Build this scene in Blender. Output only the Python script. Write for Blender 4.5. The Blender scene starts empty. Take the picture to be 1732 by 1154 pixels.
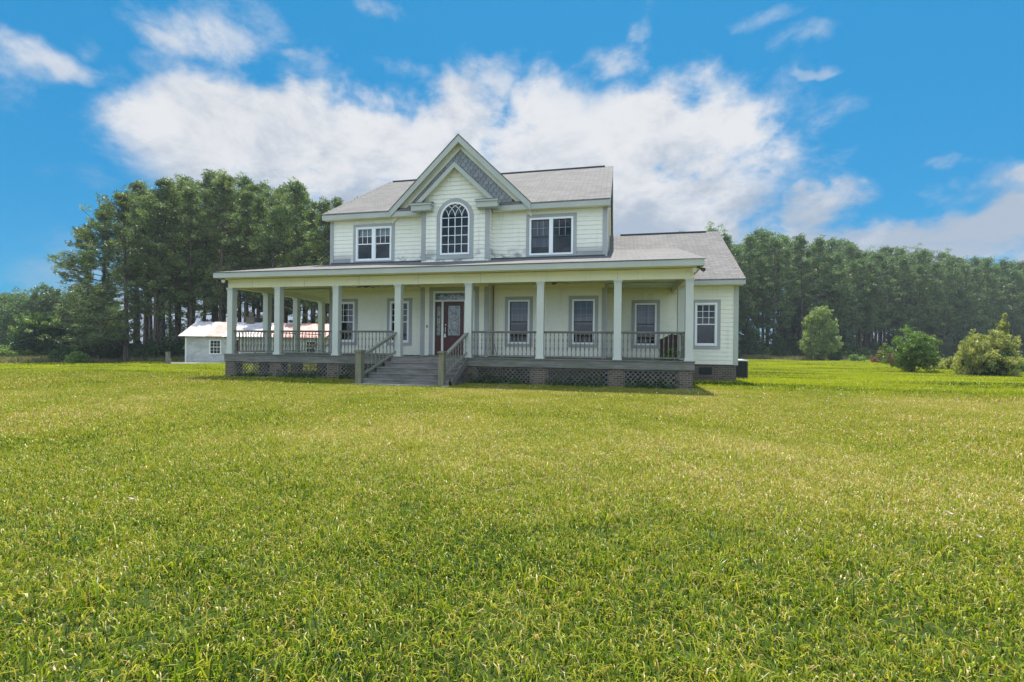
import bpy, math, random
import numpy as np
from mathutils import Vector, Matrix
R = math.radians
SC = bpy.context.scene
COL = SC.collection

# ------------------------------------------------------------------ camera
CAM = np.array([4.535, -16.478, 0.404])
YAW, ROLL = R(-12.72), R(0.64)
cyw, syw = math.cos(YAW), math.sin(YAW)
W_ = Vector((syw, cyw, 0)); R0 = Vector((cyw, -syw, 0)); U0 = Vector((0, 0, 1))
RT = R0 * math.cos(ROLL) + U0 * math.sin(ROLL)
UP = -R0 * math.sin(ROLL) + U0 * math.cos(ROLL)
cd = bpy.data.cameras.new("camera"); cam = bpy.data.objects.new("camera", cd); COL.objects.link(cam)
m = Matrix((RT, UP, -W_)).transposed().to_4x4(); m.translation = Vector(CAM)
cam.matrix_world = m
cd.sensor_width = 36; cd.lens = 36 * 793 / 1732; cd.shift_y = 10.4 / 1732
cd.clip_start = 0.05; cd.clip_end = 3000
SC.camera = cam

# ------------------------------------------------------------------ exposure, sun
SC.view_settings.view_transform = 'Standard'; SC.view_settings.look = 'None'
SC.view_settings.gamma = 1; SC.view_settings.exposure = 1.05
SUN_DIR = Vector((-0.02, 0.40, 1.0)).normalized()      # towards the sun
sl = bpy.data.lights.new("sun", 'SUN'); sl.energy = 5.0; sl.angle = R(0.53); sl.color = (1, 0.95, 0.86)
so = bpy.data.objects.new("sun", sl); COL.objects.link(so)
so.rotation_euler = (-SUN_DIR).to_track_quat('-Z', 'Y').to_euler()
EL, AZ = math.asin(SUN_DIR.z), math.atan2(SUN_DIR.x, SUN_DIR.y)


# ------------------------------------------------------------------ node helper
class NT:
    def __init__(s, tree): s.t = tree; s.n = tree.nodes; s.l = tree.links
    def node(s, typ, ins=None, **kw):
        n = s.n.new(typ)
        for k, v in kw.items(): setattr(n, k, v)
        for k, v in (ins or {}).items(): s.put(n.inputs[k], v)
        return n
    def put(s, sock, v):
        if isinstance(v, bpy.types.NodeSocket): s.l.new(v, sock)
        elif v is not None:
            if sock.type == 'RGBA' and len(v) == 3: v = (*v, 1)
            sock.default_value = v
    def math(s, op, a, b=None, c=None, clamp=False):
        n = s.node('ShaderNodeMath', operation=op, use_clamp=clamp); s.put(n.inputs[0], a)
        if b is not None: s.put(n.inputs[1], b)
        if c is not None: s.put(n.inputs[2], c)
        return n.outputs[0]
    def mix(s, f, a, b, blend='MIX'):
        n = s.node('ShaderNodeMix', data_type='RGBA', blend_type=blend)
        s.put(n.inputs[0], f); s.put(n.inputs[6], a); s.put(n.inputs[7], b); return n.outputs[2]
    def smooth(s, x, a, b, c=0.0, d=1.0):
        n = s.node('ShaderNodeMapRange', interpolation_type='SMOOTHSTEP')
        for i, v in enumerate((x, a, b, c, d)): s.put(n.inputs[i], v)
        return n.outputs[0]
    def noise(s, vec, scale, detail=4, rough=.55, dist=0.0):
        n = s.node('ShaderNodeTexNoise'); s.put(n.inputs['Vector'], vec)
        n.inputs['Scale'].default_value = scale; n.inputs['Detail'].default_value = detail
        n.inputs['Roughness'].default_value = rough; n.inputs['Distortion'].default_value = dist
        return n.outputs['Fac']
    def mapv(s, vec, sc=(1, 1, 1), loc=(0, 0, 0), rot=(0, 0, 0)):
        n = s.node('ShaderNodeMapping'); s.put(n.inputs[0], vec)
        n.inputs['Location'].default_value = loc; n.inputs['Rotation'].default_value = rot; n.inputs['Scale'].default_value = sc
        return n.outputs[0]
    def ramp(s, f, stops):
        n = s.node('ShaderNodeValToRGB'); s.put(n.inputs[0], f); cr = n.color_ramp
        while len(cr.elements) < len(stops): cr.elements.new(.5)
        for e, (p, c) in zip(cr.elements, stops): e.position = p; e.color = (*c, 1)
        return n.outputs[0]


# ------------------------------------------------------------------ world: blue sky with cumulus bank
wd = bpy.data.worlds.new("World"); SC.world = wd; wd.use_nodes = True
T = NT(wd.node_tree); T.n.clear()
sky = T.node('ShaderNodeTexSky', sky_type='NISHITA', sun_disc=False, sun_elevation=EL, sun_rotation=AZ,
             altitude=100, air_density=1.0, dust_density=0.6, ozone_density=2.5)
tc = T.node('ShaderNodeTexCoord'); D = tc.outputs['Generated']
sx = T.node('ShaderNodeSeparateXYZ', {0: D})
az = T.math('ARCTAN2', sx.outputs[0], sx.outputs[1]); el = T.math('ARCSINE', sx.outputs[2])
for sc_, am in ((3.2, .20), (9.0, .085), (24.0, .035)):
    wn = T.node('ShaderNodeTexNoise', {'Vector': D, 'Scale': sc_, 'Detail': 3.0, 'Roughness': .6}); wc = T.node('ShaderNodeSeparateColor', {0: wn.outputs['Color']})
    az = T.math('ADD', az, T.math('MULTIPLY', T.math('SUBTRACT', wc.outputs[0], .5), am)); el = T.math('ADD', el, T.math('MULTIPLY', T.math('SUBTRACT', wc.outputs[1], .5), am * .8))
def pix_dir(x, y):
    d = np.array(W_) + (x - 866) / 793 * np.array(RT) - (y - 587.4) / 793 * np.array(UP)
    L = np.linalg.norm(d); return math.atan2(d[0], d[1]), math.asin(d[2] / L), L
BL = [(290, 230, 130, 75, 1.05), (430, 235, 170, 90, 1.3), (590, 245, 180, 90, 1.3), (500, 310, 300, 75, 1.1), (720, 270, 150, 90, 1.2), (790, 195, 90, 80, 1.05), (830, 130, 80, 50, .85), (930, 175, 100, 60, 1.0),
      (950, 280, 240, 115, 1.3), (1090, 220, 140, 80, 1.2), (1180, 250, 120, 90, 1.15), (1260, 290, 100, 42, .95), (700, 350, 320, 70, 1.1),
      (1050, 360, 280, 80, 1.15), (1150, 400, 280, 55, 1.0), (1390, 365, 85, 60, 1.05), (1330, 430, 200, 60, 1.0), (1530, 415, 190, 45, 1.05),
      (1700, 385, 130, 60, 1.15), (1715, 310, 70, 34, .95), (1690, 350, 60, 60, .8), (50, 100, 110, 46, .86), (120, 55, 40, 40, .66), (190, 130, 70, 40, .62), (330, 70, 150, 58, .82), (420, 45, 80, 40, .66),
      (270, 110, 80, 40, .66), (640, 8, 62, 24, .70), (1085, 40, 28, 46, .78), (1060, 95, 75, 38, .80), (500, 112, 55, 16, .6), (1290, 40, 80, 26, .6), (1350, 75, 70, 28, .62),
      (1360, 148, 50, 9, .62), (1400, 240, 80, 60, .64), (1580, 290, 36, 14, .62), (1590, 335, 40, 30, .6), (130, 315, 60, 36, .66), (420, 490, 260, 80, .9), (1320, 230, 70, 50, .62), (1450, 440, 200, 40, 1.1), (1650, 430, 160, 36, 1.1), (1240, 370, 120, 50, .9),
      (700, 120, 90, 26, .6)]
tot = None
for (px, py, rx, ry, amp) in BL:
    a0, e0, L = pix_dir(px, py); ce = math.cos(e0)
    u = T.math('MULTIPLY', T.math('SUBTRACT', az, a0), 793 / rx / (1 / L) * 1.0 / 1 * ce * 1.0)
    v = T.math('MULTIPLY', T.math('SUBTRACT', el, e0), 793 / ry * L)
    d2 = T.math('ADD', T.math('MULTIPLY', u, u), T.math('MULTIPLY', v, v))
    g = T.math('MULTIPLY', T.math('EXPONENT', T.math('MULTIPLY', T.math('POWER', d2, 1.35), -0.75)), amp)
    tot = g if tot is None else T.math('MAXIMUM', tot, g)
# unseen cloud added behind the camera, brightened to fill the shaded house front
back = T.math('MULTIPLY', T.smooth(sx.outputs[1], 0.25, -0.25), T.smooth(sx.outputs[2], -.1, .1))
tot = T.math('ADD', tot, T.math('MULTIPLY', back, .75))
hz = T.math('MULTIPLY', T.smooth(sx.outputs[2], .085, .02), 1.0)
tot = T.math('MINIMUM', T.math('ADD', tot, hz), 1.25)
dm = T.mapv(D, (1, 1, 1.6))
n1 = T.noise(dm, 6.5, 12, .64, .2); n2 = T.noise(T.mapv(D, (1, 1, 1.5), (3.1, 1.7, .4)), 2.2, 5, .55)
n3 = T.noise(T.mapv(D, (1, 1, 1.5), (.6, 5.7, 2.4)), 7.0, 10, .62, .3)
den = T.math('ADD', tot, T.math('MULTIPLY', T.math('SUBTRACT', n1, .5), 1.9))
den = T.math('ADD', den, T.math('MULTIPLY', T.math('SUBTRACT', n2, .5), .3))
mask = T.smooth(den, .42, 1.0)
mask = T.math('MULTIPLY', mask, T.math('ADD', .42, T.math('MULTIPLY', T.smooth(tot, .55, .98), .58)))
lowd = T.smooth(sx.outputs[2], .42, .10)
sh = T.math('ADD', T.math('MULTIPLY', n3, 1.5), T.math('MULTIPLY', lowd, -.52))
sh = T.math('ADD', sh, T.math('MULTIPLY', T.math('SUBTRACT', den, 1.0), -.10))
shade = T.smooth(sh, .30, .84)
ccol = T.mix(shade, (2.0, 2.40, 2.95), (3.8, 3.88, 4.05))
bright = T.math('ADD', 1.0, T.math('MULTIPLY', back, 2.5))  # fill boost for the added cloud behind the camera
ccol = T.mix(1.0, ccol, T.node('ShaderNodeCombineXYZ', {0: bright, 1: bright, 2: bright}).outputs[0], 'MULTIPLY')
skc = T.mix(1.0, sky.outputs[0], (.33, 1.12, 1.25), 'MULTIPLY')
skc = T.mix(.85, skc, (.03, 1.14, 2.62))
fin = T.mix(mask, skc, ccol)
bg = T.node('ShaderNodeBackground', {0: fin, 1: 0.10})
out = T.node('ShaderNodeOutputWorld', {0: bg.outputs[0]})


# ------------------------------------------------------------------ materials
MT = {}
def newmat(name):
    mt = bpy.data.materials.new(name); mt.use_nodes = True; t = NT(mt.node_tree); t.n.clear(); MT[name] = mt
    o = t.node('ShaderNodeOutputMaterial'); t.out = o; return t
def princ(t, col, rough=.7, bump=None, bs=.3, bd=.01, spec=.4, metal=0.0, extra=None):
    p = t.node('ShaderNodeBsdfPrincipled'); t.put(p.inputs['Base Color'], col); t.put(p.inputs['Roughness'], rough)
    p.inputs['Specular IOR Level'].default_value = spec; p.inputs['Metallic'].default_value = metal
    if bump is not None:
        b = t.node('ShaderNodeBump'); b.inputs['Strength'].default_value = bs; b.inputs['Distance'].default_value = bd
        t.put(b.inputs['Height'], bump); t.l.new(b.outputs[0], p.inputs['Normal'])
    t.l.new(p.outputs[0], t.out.inputs[0]); return p
def pos(t): return t.node('ShaderNodeNewGeometry').outputs['Position']
def painted(name, col, var=.06, rough=.55, grime=(.25, .26, .24), g=.25):
    t = newmat(name); P = pos(t)
    n = t.noise(P, .9, 5, .6); n2 = t.noise(t.mapv(P, (9, 9, 1.2)), 1.0, 5, .6)
    c = t.mix(t.smooth(n, .3, .7), tuple(x * (1 - var) for x in col), tuple(min(1, x * (1 + var)) for x in col))
    c = t.mix(t.math('MULTIPLY', t.smooth(n2, .52, .8), g), c, grime)
    princ(t, c, rough, t.noise(P, 60, 3), .15, .004)
painted('trim_grey', (.37, .38, .375), .08)
painted('sage', (.43, .46, .41), .05, g=.18)
painted('column_paint', (.53, .56, .51), .04, g=.15)
painted('cream_beam', (.76, .74, .51), .04, g=.15)
painted('ceiling_paint', (.62, .65, .42), .10, g=.6)
painted('white_frame', (.86, .88, .88), .02, .35, g=.05)
painted('door_trim', (.74, .76, .70), .03, .4, g=.1)
painted('maroon', (.075, .014, .015), .12, .4, (.05, .015, .015), .3)
painted('dark_metal', (.04, .045, .05), .1, .5)
painted('pale_metal', (.66, .68, .70), .05, .4)
painted('brown_pipe', (.25, .17, .15), .1, .5)
painted('shed_white', (.72, .74, .73), .05, .6, g=.3)
painted('black', (.012, .012, .014), .1, .7, g=.0)
painted('concrete', (.55, .52, .46), .15, .9, g=.4)
# lapped siding with mildew where the porch roof splashes the upper storey
t = newmat('siding'); P = pos(t); s_ = t.node('ShaderNodeSeparateXYZ', {0: P})
n = t.noise(P, .7, 4); n2 = t.noise(t.mapv(P, (3, 3, 14)), 1.0, 5)
c = t.mix(t.smooth(n, .3, .7), (.82, .805, .685), (.86, .85, .735))
c = t.mix(t.math('MULTIPLY', t.smooth(n2, .45, .75), .22), c, (.62, .60, .50))
zone = t.math('MULTIPLY', t.smooth(s_.outputs[2], 4.62, 4.12), t.smooth(s_.outputs[2], 3.6, 3.9))
mil = t.noise(t.mapv(P, (1.5, 1.5, 2.5), (4.4, 0, .3)), 1.0, 6, .65)
ends = t.math('ADD', t.smooth(s_.outputs[0], -6.9, -7.7), t.smooth(s_.outputs[0], 2.6, 3.1), clamp=True)
mm = t.math('MULTIPLY', zone, t.smooth(t.math('ADD', mil, t.math('MULTIPLY', ends, .20)), .44, .60), clamp=True)
c = t.mix(t.math('MULTIPLY', mm, .85), c, (.19, .21, .23))
drip = t.math('MULTIPLY', t.smooth(t.noise(t.mapv(P, (5, 5, .4)), 1.0, 5), .52, .75), .30)
c = t.mix(drip, c, (.45, .46, .36))
princ(t, c, .6, t.noise(t.mapv(P, (4, 4, 60)), 1, 4), .2, .003)
# shingles: rows follow the slope; 'axis' picks which plan direction runs up the slope
def shingle(name, up, a, b, scl=1.0):
    t = newmat(name); P = pos(t); s_ = t.node('ShaderNodeSeparateXYZ', {0: P})
    if up == 'y': v = t.node('ShaderNodeCombineXYZ', {0: s_.outputs[0], 1: s_.outputs[1], 2: 0.0}).outputs[0]
    else: v = t.node('ShaderNodeCombineXYZ', {0: s_.outputs[1], 1: s_.outputs[0], 2: 0.0}).outputs[0]
    br = t.node('ShaderNodeTexBrick', {'Vector': v, 'Color1': a, 'Color2': b, 'Mortar': tuple(x * .45 for x in a), 'Scale': 1.0, 'Mortar Size': .012,
                'Mortar Smooth': .3, 'Bias': 0.0, 'Brick Width': .42 * scl, 'Row Height': .125 * scl})
    n = t.noise(P, .55, 5, .6); n2 = t.noise(t.mapv(v, (1.1, .13, 1)), 1.0, 5, .6)
    c = t.mix(t.math('MULTIPLY', t.smooth(n, .4, .75), .35), br.outputs[0], (.20, .19, .19))
    c = t.mix(t.math('MULTIPLY', t.smooth(n2, .5, .72), .5), c, (.11, .105, .10))
    c = t.mix(t.math('MULTIPLY', t.smooth(t.noise(P, 38, 3), .4, .7), .35), c, (.25, .23, .22))
    princ(t, c, .95, t.math('ADD', t.math('MULTIPLY', br.outputs[1], -1), t.math('MULTIPLY', t.noise(P, 60, 2), .6)), .5, .012, .2)
shingle('shingle_y', 'y', (.125, .121, .119), (.19, .183, .179)); shingle('shingle_x', 'x', (.125, .121, .119), (.19, .183, .179))
# brick
t = newmat('brick'); P = pos(t); s_ = t.node('ShaderNodeSeparateXYZ', {0: P})
v = t.node('ShaderNodeCombineXYZ', {0: t.math('ADD', s_.outputs[0], s_.outputs[1]), 1: s_.outputs[2], 2: 0.0}).outputs[0]
br = t.node('ShaderNodeTexBrick', {'Vector': v, 'Color1': (.075, .057, .040), 'Color2': (.14, .112, .08), 'Mortar': (.22, .205, .17), 'Scale': 1.0, 'Mortar Size': .009,
            'Mortar Smooth': .2, 'Bias': -.1, 'Brick Width': .21, 'Row Height': .075})
n = t.noise(P, 3.0, 5)
c = t.mix(t.smooth(n, .5, .75), br.outputs[0], (.13, .13, .09))
princ(t, c, .9, t.math('ADD', t.math('MULTIPLY', br.outputs[1], -1), t.noise(P, 30, 3)), .4, .008)
# weathered timber
def timber(name, a, b, g=(.20, .23, .16), sc=(1, 14, 14)):
    t = newmat(name); P = pos(t)
    n = t.noise(t.mapv(P, sc), 1.6, 6, .65); n2 = t.noise(P, 1.7, 5)
    c = t.mix(t.smooth(n, .3, .7), a, b); c = t.mix(t.math('MULTIPLY', t.smooth(n2, .45, .7), .6), c, g)
    princ(t, c, .85, n, .35, .006, .25)
timber('grey_wood', (.115, .112, .10), (.23, .225, .20), (.13, .15, .10))
timber('grey_wood_v', (.12, .115, .095), (.23, .22, .18), (.15, .165, .11), (14, 14, 1))
timber('step_wood', (.14, .13, .12), (.27, .255, .235), (.12, .12, .09))
timber('post_wood', (.15, .14, .095), (.26, .245, .17), (.16, .19, .12), (16, 16, 1.2))
timber('rail_wood', (.18, .175, .14), (.30, .29, .25), (.17, .20, .13))
timber('lattice_wood', (.125, .115, .10), (.22, .205, .18), (.11, .12, .08), (6, 6, 6))
timber('old_board', (.34, .35, .35), (.55, .56, .56), (.28, .28, .26), (1.0, 1.0, 16))
timber('dark_board', (.03, .022, .018), (.07, .048, .038), (.04, .03, .02), (14, 14, 1))
# decorative gable shingles
t = newmat('scale_shingle'); P = pos(t)
n = t.noise(P, 1.3, 5); g = t.node('ShaderNodeAttribute', attribute_name='rnd').outputs['Fac']
c = t.mix(g, (.25, .27, .285), (.36, .38, .39)); c = t.mix(t.math('MULTIPLY', t.smooth(n, .45, .7), .3), c, (.22, .24, .23))
princ(t, c, .75)
# glass
def glass(name, tint, ior=1.5, alpha=.75, rough=.02):
    t = newmat(name)
    fr = t.node('ShaderNodeFresnel', {0: 1.5}).outputs[0]
    tr = t.node('ShaderNodeBsdfTransparent', {0: tint}); gl = t.node('ShaderNodeBsdfGlossy', {0: (1, 1, 1), 'Roughness': rough})
    P = pos(t); b = t.node('ShaderNodeBump'); b.inputs['Strength'].default_value = .25; b.inputs['Distance'].default_value = .01
    t.put(b.inputs['Height'], t.noise(P, 1.2, 2)); t.l.new(b.outputs[0], gl.inputs['Normal'])
    mx = t.node('ShaderNodeMixShader', {0: t.math('MAXIMUM', fr, .04), 1: tr.outputs[0], 2: gl.outputs[0]}); t.l.new(mx.outputs[0], t.out.inputs[0])
glass('glass', (.75, .8, .8)); glass('glass_screen', (.42, .44, .46))
t = newmat('room_dark'); princ(t, (.035, .035, .04), .9)
t = newmat('blind'); P = pos(t); s_ = t.node('ShaderNodeSeparateXYZ', {0: P})
c = t.mix(t.smooth(t.noise(t.mapv(P, (14, 1, .5)), 1, 3), .35, .65), (.42, .46, .56), (.60, .64, .74)); princ(t, c, .8)
t = newmat('leaded_glass'); P = pos(t)
vo = t.node('ShaderNodeTexVoronoi', {'Vector': P, 'Scale': 16.0}); c = t.mix(t.smooth(t.noise(P, 7, 4), .4, .65), (.03, .045, .05), (.22, .26, .26))
princ(t, c, .12, vo.outputs[0], .3, .004, .8)
t = newmat('caming'); princ(t, (.55, .52, .42), .35, metal=.4)
t = newmat('handle_metal'); princ(t, (.6, .6, .58), .3, metal=.8)
# patched metal roof of the shed: runs of white and rusty-pink sheets
t = newmat('sheet_roof'); ob = t.node('ShaderNodeTexCoord').outputs['Object']; s_ = t.node('ShaderNodeSeparateXYZ', {0: ob})
xx = s_.outputs[0]; nz = t.noise(ob, 2.2, 6, .65)
red = t.math('ADD', t.math('MULTIPLY', t.smooth(xx, 1.55, 1.6), t.smooth(xx, 2.75, 2.7)), t.smooth(xx, 5.95, 6.0), clamp=True)
c = t.mix(red, (.70, .65, .64), (.46, .22, .19)); c = t.mix(t.math('MULTIPLY', t.smooth(nz, .42, .62), .7), c, (.52, .36, .33))
c = t.mix(t.math('MULTIPLY', t.smooth(t.noise(ob, 9, 5), .55, .75), .4), c, (.85, .80, .78))
wv = t.node('ShaderNodeTexWave', {'Vector': ob, 'Scale': 5.5}, bands_direction='X'); princ(t, c, .6, wv.outputs[1], .4, .02)
# air conditioner grille
t = newmat('grille'); P = pos(t)
princ(t, (.02, .028, .028), .45)

def foliage(name, cols, trans=.35, val=.25):
    t = newmat(name); a = t.node('ShaderNodeAttribute', attribute_name='rnd').outputs['Fac']
    c = t.ramp(a, [(i / (len(cols) - 1), x) for i, x in enumerate(cols)])
    oi = t.node('ShaderNodeObjectInfo').outputs['Random']
    hs = t.node('ShaderNodeHueSaturation'); t.put(hs.inputs['Color'], c)
    t.put(hs.inputs['Value'], t.math('ADD', 1 - val / 2, t.math('MULTIPLY', oi, val))); t.put(hs.inputs['Hue'], t.math('ADD', .492, t.math('MULTIPLY', oi, .016)))
    c = hs.outputs[0]
    d = t.node('ShaderNodeBsdfDiffuse', {0: c}); tr = t.node('ShaderNodeBsdfTranslucent', {0: t.mix(1, c, (1.15, 1.25, .6), 'MULTIPLY')})
    mx = t.node('ShaderNodeMixShader', {0: trans, 1: d.outputs[0], 2: tr.outputs[0]})
    gl = t.node('ShaderNodeBsdfGlossy', {0: (1, 1, 1), 'Roughness': .45})
    m2 = t.node('ShaderNodeMixShader', {0: .04, 1: mx.outputs[0], 2: gl.outputs[0]}); t.l.new(m2.outputs[0], t.out.inputs[0])
foliage('pine_needles', [(.035, .07, .022), (.09, .14, .042), (.16, .215, .068), (.27, .31, .11)], .42)
foliage('far_needles', [(.03, .065, .028), (.08, .14, .05), (.135, .20, .08), (.24, .30, .13)], .40)
foliage('leaf_mid', [(.035, .08, .02), (.09, .17, .03), (.17, .27, .045), (.26, .35, .08)], .4)
foliage('leaf_bright', [(.07, .13, .03), (.12, .21, .04), (.20, .29, .06), (.30, .36, .10)], .45)
foliage('leaf_pale', [(.09, .17, .05), (.20, .29, .09), (.34, .42, .15), (.48, .52, .24)], .48)
foliage('leaf_pink', [(.16, .20, .06), (.30, .32, .08), (.44, .42, .14), (.46, .34, .24)], .45)
foliage('leaf_rust', [(.12, .05, .045), (.2, .09, .07), (.3, .16, .12), (.36, .22, .17)], .35)
foliage('leaf_dark', [(.018, .045, .018), (.035, .08, .025), (.06, .12, .03), (.10, .17, .05)], .3)
foliage('dry_leaf', [(.30, .20, .10), (.36, .26, .15)], .2)
foliage('pale_leaf', [(.40, .33, .24), (.48, .42, .30)], .2)
foliage('weed_tan', [(.10, .14, .04), (.20, .20, .08), (.30, .24, .13), (.34, .22, .18)], .35)
t = newmat('bark'); ob = t.node('ShaderNodeTexCoord').outputs['Object']
n = t.noise(t.mapv(ob, (6, 6, 1.3)), 1.5, 6, .65); princ(t, t.mix(t.smooth(n, .35, .7), (.05, .04, .035), (.20, .155, .13)), .95, n, .6, .03, .1)

# ------------------------------------------------------------------ lawn colours (shared by blades and the soil sheet)
def lawn_zone(t, P):
    s_ = t.node('ShaderNodeSeparateXYZ', {0: P}); X, Y = s_.outputs[0], s_.outputs[1]
    n = t.noise(t.mapv(P, (1, 1, 0)), .22, 4, .55, .4); nf = t.noise(t.mapv(P, (1, 1, 0)), 1.3, 4, .6)
    mid = t.math('MULTIPLY', t.smooth(Y, -14.5, -9.5), t.smooth(Y, 2.5, -1.5))      # browner belt in the open lawn
    dry = t.math('ADD', t.math('MULTIPLY', mid, .43), t.math('MULTIPLY', t.math('SUBTRACT', n, .5), 1.5))
    dry = t.math('ADD', dry, t.math('MULTIPLY', t.math('SUBTRACT', nf, .5), 1.0))
    lime = t.math('MULTIPLY', t.smooth(Y, -1.5, 5), t.smooth(t.noise(t.mapv(P, (.16, .75, 0)), .8, 3), .36, .56))
    return dry, lime
t = newmat('grass_blade'); P = pos(t); a = t.node('ShaderNodeAttribute', attribute_name='rnd').outputs['Fac']
dry, lime = lawn_zone(t, P)
f = t.math('ADD', a, t.math('MULTIPLY', dry, .55), clamp=True)
c = t.ramp(f, [(0, (.03, .065, .005)), (.22, (.10, .17, .010)), (.45, (.295, .355, .020)), (.66, (.365, .335, .032)), (.84, (.32, .22, .065)), (1, (.62, .50, .30))])
c = t.mix(t.math('MULTIPLY', lime, .75), c, (.46, .48, .02))
d = t.node('ShaderNodeBsdfDiffuse', {0: c}); tr = t.node('ShaderNodeBsdfTranslucent', {0: t.mix(1, c, (1.1, 1.15, .6), 'MULTIPLY')})
mx = t.node('ShaderNodeMixShader', {0: .38, 1: d.outputs[0], 2: tr.outputs[0]})
gl = t.node('ShaderNodeBsdfGlossy', {0: (1, 1, .95), 'Roughness': .38}); m2 = t.node('ShaderNodeMixShader', {0: .02, 1: mx.outputs[0], 2: gl.outputs[0]})
t.l.new(m2.outputs[0], t.out.inputs[0])
t = newmat('soil'); P = pos(t); dry, lime = lawn_zone(t, P); nn = t.noise(P, 22, 6, .7)
f = t.math('ADD', t.math('MULTIPLY', nn, .9), t.math('MULTIPLY', dry, .5), clamp=True)
c = t.ramp(f, [(.2, (.02, .04, .008)), (.5, (.055, .08, .015)), (.75, (.10, .09, .03)), (1, (.13, .10, .05))])
c = t.mix(t.math('MULTIPLY', lime, .5), c, (.22, .27, .02))
princ(t, c, .95, nn, .8, .05, .1)


# ------------------------------------------------------------------ mesh helpers
class MB:
    def __init__(s): s.v = []; s.f = []
    def add(s, vs, fs):
        b = len(s.v); s.v += [tuple(p) for p in vs]; s.f += [tuple(b + i for i in f) for f in fs]; return s
    def box(s, x0, x1, y0, y1, z0, z1):
        return s.add([(x0, y0, z0), (x1, y0, z0), (x1, y1, z0), (x0, y1, z0), (x0, y0, z1), (x1, y0, z1), (x1, y1, z1), (x0, y1, z1)],
                     [(0, 3, 2, 1), (4, 5, 6, 7), (0, 1, 5, 4), (1, 2, 6, 5), (2, 3, 7, 6), (3, 0, 4, 7)])
    def bar(s, a, b, w, h, up=(0, 0, 1)):
        a, b = Vector(a), Vector(b); d = (b - a).normalized(); u = Vector(up); sd = d.cross(u)
        if sd.length < 1e-4: sd = d.cross(Vector((1, 0, 0)))
        sd.normalize(); u = sd.cross(d); sd = sd * w / 2; u = u * h / 2
        vs = [a - sd - u, a + sd - u, a + sd + u, a - sd + u, b - sd - u, b + sd - u, b + sd + u, b - sd + u]
        return s.add(vs, [(0, 1, 2, 3), (7, 6, 5, 4), (0, 4, 5, 1), (1, 5, 6, 2), (2, 6, 7, 3), (3, 7, 4, 0)])
    def tube(s, pts, rad, n=8, cap=True):
        pts = [Vector(p) for p in pts]; b = len(s.v)
        for i, p in enumerate(pts):
            d = (pts[min(i + 1, len(pts) - 1)] - pts[max(i - 1, 0)]).normalized()
            x = d.cross(Vector((0, 1, 0.01))); x.normalize(); y = d.cross(x)
            for k in range(n):
                a = 2 * math.pi * k / n; s.v.append(tuple(p + (x * math.cos(a) + y * math.sin(a)) * rad[i]))
        for i in range(len(pts) - 1):
            for k in range(n):
                s.f.append((b + i * n + k, b + i * n + (k + 1) % n, b + (i + 1) * n + (k + 1) % n, b + (i + 1) * n + k))
        if cap:
            s.f.append(tuple(b + k for k in range(n))[::-1]); s.f.append(tuple(b + (len(pts) - 1) * n + k for k in range(n)))
        return s
    def turned(s, x, y, prof, n=8):      # prof: (z, r)
        return s.tube([(x, y, z) for z, r in prof], [r for z, r in prof], n)
    def prism(s, poly, y0, y1):          # polygon in x,z extruded in y
        n = len(poly)
        return s.add([(x, y0, z) for x, z in poly] + [(x, y1, z) for x, z in poly],
                     [tuple(range(n)), tuple(range(2 * n - 1, n - 1, -1))] + [(i + n, (i + 1) % n + n, (i + 1) % n, i) for i in range(n)])
    def slab(s, quad, th):               # roof plane with thickness straight down
        n = len(quad)
        return s.add(list(quad) + [(x, y, z - th) for x, y, z in quad],
                     [tuple(range(n)), tuple(range(2 * n - 1, n - 1, -1))] + [(i + n, (i + 1) % n + n, (i + 1) % n, i) for i in range(n)])
    def mesh(s, name, mat):
        me = bpy.data.meshes.new(name); me.from_pydata(s.v, [], s.f); me.materials.append(MT[mat]); me.update(); return me
    def build(s, name, mat, parent=None): return link(name, s.mesh(name, mat), parent)
def link(name, me, parent=None, **props):
    o = bpy.data.objects.new(name, me); COL.objects.link(o); o.parent = parent
    for k, v in props.items(): o[k] = v
    return o
def tag(o, label, cat, group=None):
    o['label'] = label; o['category'] = cat
    if group: o['group'] = group
    return o
def empty(name, loc, label, cat, group=None, rz=0):
    o = bpy.data.objects.new(name, None); COL.objects.link(o); o.location = loc; o.rotation_euler.z = rz; o.empty_display_size = .2
    return tag(o, label, cat, group)
def copy_tree(o, parent=None):
    c = o.copy(); COL.objects.link(c); c.parent = parent
    for ch in list(o.children): copy_tree(ch, c)
    return c
def np_mesh(name, V, F, mat, rnd=None):
    V = np.asarray(V, np.float32); F = np.asarray(F, np.int32); k = F.shape[1]
    me = bpy.data.meshes.new(name); me.vertices.add(len(V)); me.vertices.foreach_set('co', V.ravel())
    me.loops.add(F.size); me.loops.foreach_set('vertex_index', F.ravel())
    me.polygons.add(len(F)); me.polygons.foreach_set('loop_start', np.arange(0, F.size, k, dtype=np.int32))
    try: me.polygons.foreach_set('loop_total', np.full(len(F), k, np.int32))
    except Exception: pass
    me.materials.append(MT[mat])
    if rnd is not None:
        at = me.attributes.new('rnd', 'FLOAT', 'FACE'); at.data.foreach_set('value', np.asarray(rnd, np.float32))
    me.update(calc_edges=True); return me

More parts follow.
